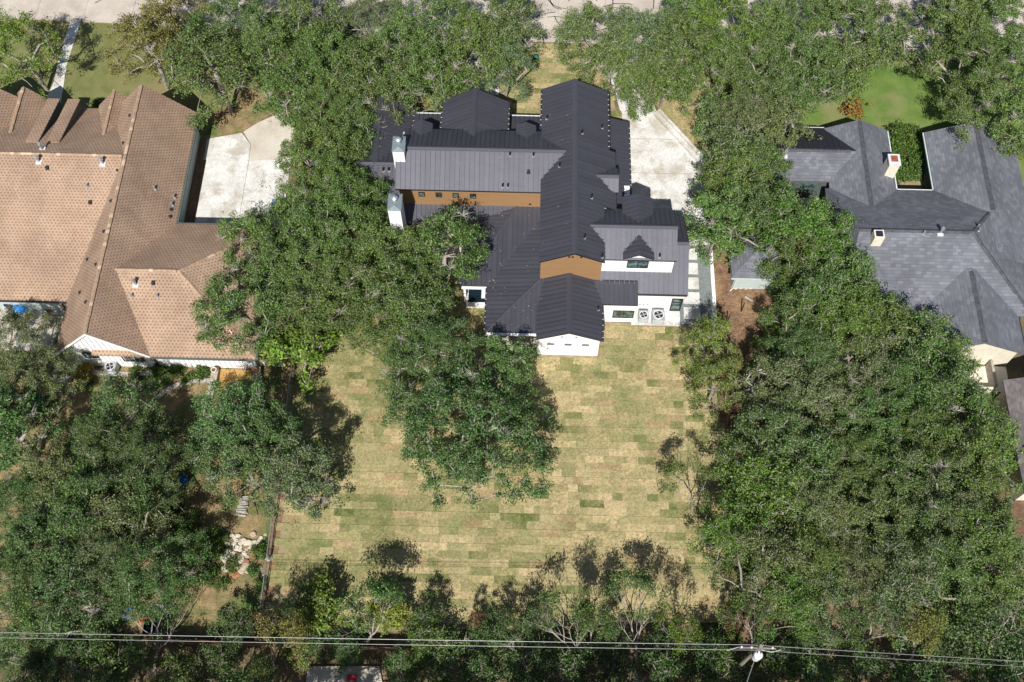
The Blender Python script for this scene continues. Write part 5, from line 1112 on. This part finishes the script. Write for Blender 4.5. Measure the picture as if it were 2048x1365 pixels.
# bins
def bin_(px, py, mat, label, s=1.0):
    x, y, _ = G(px, py); b = root('wheeled_bin', label, 'bin', (x, y, 0)); mb = MB()
    mb.mesh([(x-.26*s, y-.26*s, .05), (x+.26*s, y-.26*s, .05), (x+.26*s, y+.26*s, .05), (x-.26*s, y+.26*s, .05), (x-.32*s, y-.34*s, 1.0*s), (x+.32*s, y-.34*s, 1.0*s), (x+.32*s, y+.34*s, 1.0*s), (x-.32*s, y+.34*s, 1.0*s)], [(3, 2, 1, 0), (4, 5, 6, 7), (0, 1, 5, 4), (1, 2, 6, 5), (2, 3, 7, 6), (3, 0, 4, 7)]); mb.build('body', MAT[mat], b)
    mb = MB(); mb.slab([(x-.35*s, y-.37*s, 1.04*s), (x+.35*s, y-.37*s, 1.04*s), (x+.35*s, y+.37*s, 1.10*s), (x-.35*s, y+.37*s, 1.10*s)], (0, 0, -.05)); mb.build('lid', MAT[mat], b)
    for sx in (-1, 1): mb = MB(); mb.tube([(x+sx*.2*s, y+.3*s, .12), (x+sx*.27*s, y+.3*s, .12)], .12, 12); mb.build('wheel', MAT['black'], b)
bin_(556, 420, 'blueplastic', 'blue wheeled bin at the edge of the neighbour driveway'); bin_(706, 62, 'navy', 'dark blue bin under the front-yard oaks')
bin_(372, 965, 'blueplastic', 'blue bin in the shady neighbour yard', .8)
x, y, _ = G(713, 36); mb = MB(); mb.tube([(x, y, .3), (x+.1, y+.9, .35)], [.12, .12], 10); mb.tube([(x, y, 0), (x, y, .3)], .05, 6); mb.thing('post_box', MAT['galv'], 'silver post box under the oaks by the street', 'post box')
x, y, _ = G(1072, 119); mb = MB(); mb.cyl((x, y), .3, 0, .5, 12, .26); mb.cyl((x, y), .26, .5, .6, 12, .1); mb.thing('utility_cover', MAT['green_paint'], 'green utility pedestal on the front sod', 'utility box')
# rock heap: stones one by one
rk = random.Random(9)
stone_m = [mottled('pale_limestone', (.42, .38, .30), (.55, .50, .41), 3, .9), mottled('buff_stone', (.32, .26, .19), (.42, .35, .26), 3, .9), mottled('red_sandstone', (.30, .12, .06), (.36, .16, .085), 3, .9)]
def stone(px, py, r_, mi, lab, grp):
    x, y, _ = G(px, py); n_ = rk.randint(5, 7); a0 = rk.uniform(0, 6); mb = MB(); el_ = rk.uniform(.65, 1.0); h = r_*rk.uniform(.3, .6); vs = []
    for q, (k, z) in enumerate(((1, 0), (1.0, h*.6), (.72, h))):
        for j in range(n_): a = a0+6.283*j/n_; rr2 = r_*k*(.8+.3*((j*7+int(px)) % 5)/5); vs.append((x+rr2*math.cos(a), y+rr2*math.sin(a)*el_, .01+z))
    mb.mesh(vs, [(q*n_+j, q*n_+(j+1) % n_, (q+1)*n_+(j+1) % n_, (q+1)*n_+j) for q in range(2) for j in range(n_)]+[tuple(range(2*n_, 3*n_)), tuple(range(n_-1, -1, -1))]); mb.thing('stone', stone_m[mi], lab, 'stone', grp)
for k in range(78):
    px, py = rk.gauss(478, 26), rk.gauss(1108, 22)
    stone(px, py, rk.uniform(.14, .36), rk.choice((0, 0, 0, 1, 1)), 'pale broken stone in the scattered heap beside the chain-link fence', 'scattered stones by the fence')
for (px, py, r_) in ((453, 1138, .36), (471, 1150, .38), (493, 1124, .3), (511, 1117, .26), (492, 1136, .24)): stone(px, py, r_, 2, 'flat reddish paving stone at the edge of the stone heap', 'reddish paving stones')
for (px, py) in ((424, 1074), (430, 1068), (437, 1066), (441, 1060), (456, 1060), (419, 1095), (428, 1090)): stone(px, py, rk.uniform(.2, .34), 1, 'buff stone in the shade north-west of the stone heap', 'buff stones in the shade')
# firewood pile
fp = root('firewood_pile', 'small grey firewood stack with a plank beside the chain-link fence', 'firewood', G(488, 1012)[:2]+(0,)); x, y, _ = G(488, 1014)
for k in range(22):
    mb = MB(); yy = y-.7+(k % 11)*.14; z = .08+(k//11)*.13; mb.tube([(x-.42+rk.uniform(-.1, .1), yy, z), (x+.3+rk.uniform(-.1, .1), yy+rk.uniform(-.08, .08), z)], .065, 6); mb.build('log', MAT['greywood'], fp)
mb = MB(); mb.slab([(x+.35, y+.8, .5), (x+.45, y+.82, .5), (x+1.2, y-.6, .08), (x+1.1, y-.64, .08)], (0, 0, -.04)); mb.build('plank', MAT['brownwood'], fp)
# scrap pile under the bending tree
def crate(px, py, sx, sy, h, mat, lab, name='crate', rz=0.0):
    x, y, _ = G(px, py); c = root(name, lab, 'crate', (x, y, 0)); 
    for (a, b_, e_, f_) in ((-sx, sx, -sy, -sy+.05), (-sx, sx, sy-.05, sy), (-sx, -sx+.05, -sy+.05, sy-.05), (sx-.05, sx, -sy+.05, sy-.05)): mb = MB(); mb.box(x+a, x+b_, y+e_, y+f_, 0, h); mb.build('side', MAT[mat], c)
    mb = MB(); mb.box(x-sx+.05, x+sx-.05, y-sy+.05, y+sy-.05, 0, .06); mb.build('bottom', MAT[mat], c)
crate(303, 1256, .45, .55, .5, 'navy', 'dark blue tub in the scrap pile'); crate(313, 1258, .22, .5, .6, 'steel', 'grey metal box in the scrap pile'); crate(258, 1230, .35, .35, .7, 'blueplastic', 'faded blue barrel tub beside the bending tree'); crate(293, 1240, .5, .22, .25, 'red', 'faded red box in the scrap pile')
pal = root('wooden_pallet', 'grey slatted pallet lying behind the scrap pile', 'pallet', G(320, 1222)[:2]+(0,)); x, y, _ = G(320, 1222)
for k in range(9): mb = MB(); mb.box(x-.9+k*.21, x-.9+k*.21+.13, y-.45, y+.45, .1, .125); mb.build('slat', MAT['greywood'], pal)
for k in range(3): mb = MB(); mb.box(x-.95, x+.95, y-.45+k*.4, y-.37+k*.4, 0, .098); mb.build('bearer', MAT['greywood'], pal)
for (px0, py0, px1, py1, lab) in ((280, 1245, 318, 1228, 'long grey board across the scrap pile'), (335, 1217, 345, 1232, 'dark red board beside the slatted pallet')):
    a = np.array(G(px0, py0)); b_ = np.array(G(px1, py1)); mb = MB(); mb.slab([a+(0, 0, .7), b_+(0, 0, .55), b_+(0, .12, .55), a+(0, .12, .7)], (0, 0, -.05)); mb.thing('board', MAT['greywood'] if 'grey' in lab else MAT['brownwood'], lab, 'board')
# red cart on the rear slab
x, y, _ = G(703, 1356, .5); ca = root('hand_cart', 'small red cart on the concrete slab below the thicket', 'cart', (x, y, .25)); mb = MB(); mb.box(x-.35, x+.35, y-.18, y+.18, .45, .5); mb.box(x-.35, x+.35, y-.18, y-.15, .5, .62); mb.box(x-.35, x+.35, y+.15, y+.18, .5, .62); mb.build('tray', MAT['red'], ca)
for sx in (-.25, .25):
    for sy in (-.2, .2): mb = MB(); mb.tube([(x+sx, y+sy-.03, .37), (x+sx, y+sy+.03, .37)], .12, 12); mb.build('wheel', MAT['black'], ca)
mb = MB(); mb.tube([(x-.5, y, .5), (x-1.0, y, .95)], .02, 6); mb.build('handle', MAT['black'], ca)
# bird feeder in the lone oak
x, y, z = G(948, 876, 4.0); bh = root('bird_house', 'small red bird house hanging in the lone oak', 'bird house', (x, y, z)); mb = MB(); mb.box(x-.12, x+.12, y-.12, y+.12, z, z+.3); mb.build('box', MAT['red'], bh)
mb = MB(); mb.slab([(x-.2, y-.18, z+.3), (x-.2, y+.18, z+.3), (x, y+.18, z+.46), (x, y-.18, z+.46)], (0, 0, -.03)); mb.slab([(x+.2, y-.18, z+.3), (x+.2, y+.18, z+.3), (x, y+.18, z+.46), (x, y-.18, z+.46)], (0, 0, -.03)); mb.build('roof', MAT['rust'], bh); mb = MB(); mb.tube([(x, y, z+.45), (x, y, z+1.6)], .01, 4); mb.build('wire', MAT['wire'], bh)
# boulders / bench by the green lawn
for (px, py, lab) in ((1636, 192, 'flat pale stone on the bright green lawn under the oaks'), (1658, 184, 'upright pale stone on the bright green lawn under the oaks')): stone(px, py, .3, 0, lab, None)
# utility pole with transformer and the lines
PX, PY = 15.55, -26.2; ZW = 9.0
up_ = root('utility_pole', 'wooden utility pole with white transformer can in the thicket', 'pole', (PX+.1, PY, 0))
mb = MB(); mb.tube([(PX+.1, PY, 0), (PX+.1, PY, ZW+.6)], [.17, .12], 12); mb.build('pole', MAT['pole'], up_)
mb = MB(); mb.box(PX-1.2, PX+1.2, PY-.05, PY+.05, ZW-.2, ZW-.08); ca_ = mb.build('crossarm', MAT['pole'], up_)
for sx in (-1.05, -.4, .95): mb = MB(); mb.cyl((PX+sx, PY), .05, ZW-.08, ZW+.1, 8, .07); mb.build('insulator', MAT['strap'], ca_)
mb = MB(); mb.cyl((PX+.1, PY-.38), .27, ZW-1.3, ZW-.35, 20); mb.cyl((PX+.1, PY-.38), .29, ZW-.35, ZW-.25, 20, .22); tr_ = mb.build('transformer', MAT['strap'], up_)
for sx in (-.1, .12): mb = MB(); mb.cyl((PX+.1+sx, PY-.38), .04, ZW-.25, ZW-.02, 8, .06); mb.build('bushing', MAT['strap'], tr_)
mb = MB(); mb.tube([(PX+.1, PY+.1, ZW-.6), (PX-.5, PY+.15, ZW-.4), (PX-1.1, PY+.1, ZW-.35), (PX-1.9, PY-.1, ZW-.6)], .035, 6); mb.tube([(PX+.3, PY, ZW-.5), (PX+1.0, PY-.15, ZW-.55), (PX+1.6, PY, ZW-.4)], .03, 6); mb.build('jumper_wire', MAT['wire'], up_)
mb = MB(); mb.tube([(PX+.1, PY-.1, ZW-.6), (PX-.2, PY-3.6, .1)], .025, 6); mb.thing('guy_wire', MAT['wire'], 'pale guy wire slanting down from the transformer pole', 'wire')
def line(a, b_, sag, r_, lab):
    a = np.array(a, float); b_ = np.array(b_, float); pts = [a*(1-f)+b_*f-np.array((0, 0, 4*sag*f*(1-f))) for f in np.linspace(0, 1, 40)]; mb = MB(); mb.tube(pts, r_, 6); mb.thing('power_line', MAT['wire'], lab, 'power line', 'power lines')
WA = G(-260, 1270, ZW); WB = G(2330, 1327, ZW); gl = 'pale power line strung along the thicket to the transformer pole'
for dy, dz, r_ in ((-.16, 0.05, .013), (.16, .1, .015), (.24, -.25, .010)):
    line((-60, WA[1]+dy+.0, ZW+dz), (PX-.4, PY+dy, ZW+dz), .35, r_, gl); line((PX-.4, PY+dy, ZW+dz), (60, WB[1]+dy-1.1, ZW+dz), .25, r_, gl)
# service pole at the side yard
sp_ = root('service_pole', 'weathered service pole rising from the side yard oaks', 'pole', (17.3, -4.6, 0)); mb = MB(); tp = G(1511, 740, 6.2); ft = G(1467, 786, 3.0)
mb.tube([(tp[0]+.3, tp[1]-.6, 0), (tp[0]+.15, tp[1]-.3, 3.2), tp], [.17, .15, .13], 10); mb.build('pole', MAT['pole'], sp_); q = np.array(tp)-np.array((0, 0, .5)); mb = MB(); mb.tube([q+(-.6, -.2, 0), q+(.6, .25, .05)], .035, 6); mb.tube([q+(-.3, .4, 0), q+(.35, -.4, .05)], .03, 6); mb.build('bracket', MAT['strap'], sp_)
mb = MB(); a = np.array(tp)-(0, 0, .4); b_ = np.array((PX, PY, ZW-.8)); pts = [a*(1-f)+b_*f-np.array((0, 0, 4*.5*f*(1-f))) for f in np.linspace(0, 1, 24)]; mb.tube(pts, .009, 5); mb.thing('service_drop', MAT['wire'], 'thin service wire from the service pole to the transformer pole', 'wire')
# side-yard stakes, log and rocks
for (px, py, lab) in ((1453, 648, 'dark metal stake nearer the brown board fence in the side yard'), (1482, 624, 'dark metal stake further from the brown board fence in the side yard')):
    x, y, _ = G(px, py); mb = MB(); mb.box(x-.03, x+.03, y-.03, y+.03, 0, 1.5); mb.box(x-.05, x+.05, y-.012, y+.012, .1, 1.45); mb.thing('stake', MAT['black'], lab, 'stake')
a = G(1490, 595); b_ = G(1505, 604); mb = MB(); mb.tube([(a[0], a[1], .1), (b_[0], b_[1], .1)], [.1, .07], 8); mb.thing('fallen_branch', MAT['twig'], 'pale fallen branch on the leaf-strewn side yard', 'branch')
for k in range(14): stone(rk.uniform(1470, 1505), rk.uniform(571, 580), rk.uniform(.1, .22), rk.choice((0, 1)), 'small pale rock along the base of the pale green shed', 'rocks along the shed')
# fallen leaves on the metal roofs and the driveway: far too many and too small to pick apart
rl = np.random.default_rng(77); lv = []
for key, n_, bx in (('L3', 26, (-3, 1, -.5, 9)), ('L2', 26, (-5, 1, 3.5, 10.5)), ('L4', 12, (-2.5, 2, -.5, 3.5)), ('A0', 12, (1.2, 3.6, 4.2, 20)), ('BS', 8, (-10.5, .5, 11, 13.5)), ('KS', 12, (6.5, 11.5, 4.8, 6.6))):
    nrm, q0 = PL[key]; q0 = np.array(q0, float)
    for k in range(n_):
        x = rl.uniform(bx[0], bx[1]); y = rl.uniform(bx[2], bx[3])
        z = q0[2]-(nrm[0]*(x-q0[0])+nrm[1]*(y-q0[1]))/nrm[2]; lv.append((x, y, z+.085))
for k in range(260):
    x = 9.0+rl.uniform(0, 6.6)*rl.uniform(.3, 1)**.5; y = rl.uniform(10, 22)
    if x < 15.7-(max(0, y-18))*.72: lv.append((x, y, .045))
C_ = np.array(lv); V_ = leaf_quads(rl, C_, np.zeros_like(C_), 6.0, .10, .065)
lo = bpy.data.objects.new('fallen_leaves', quads_mesh('fallen_leaves', V_, plain('dry_leaf', (.36, .25, .13), .8, var=.4, scale=9))); COL.objects.link(lo)
tag(lo, 'dry fallen leaves scattered on the metal roofs and the driveway', 'leaves', kind='stuff')
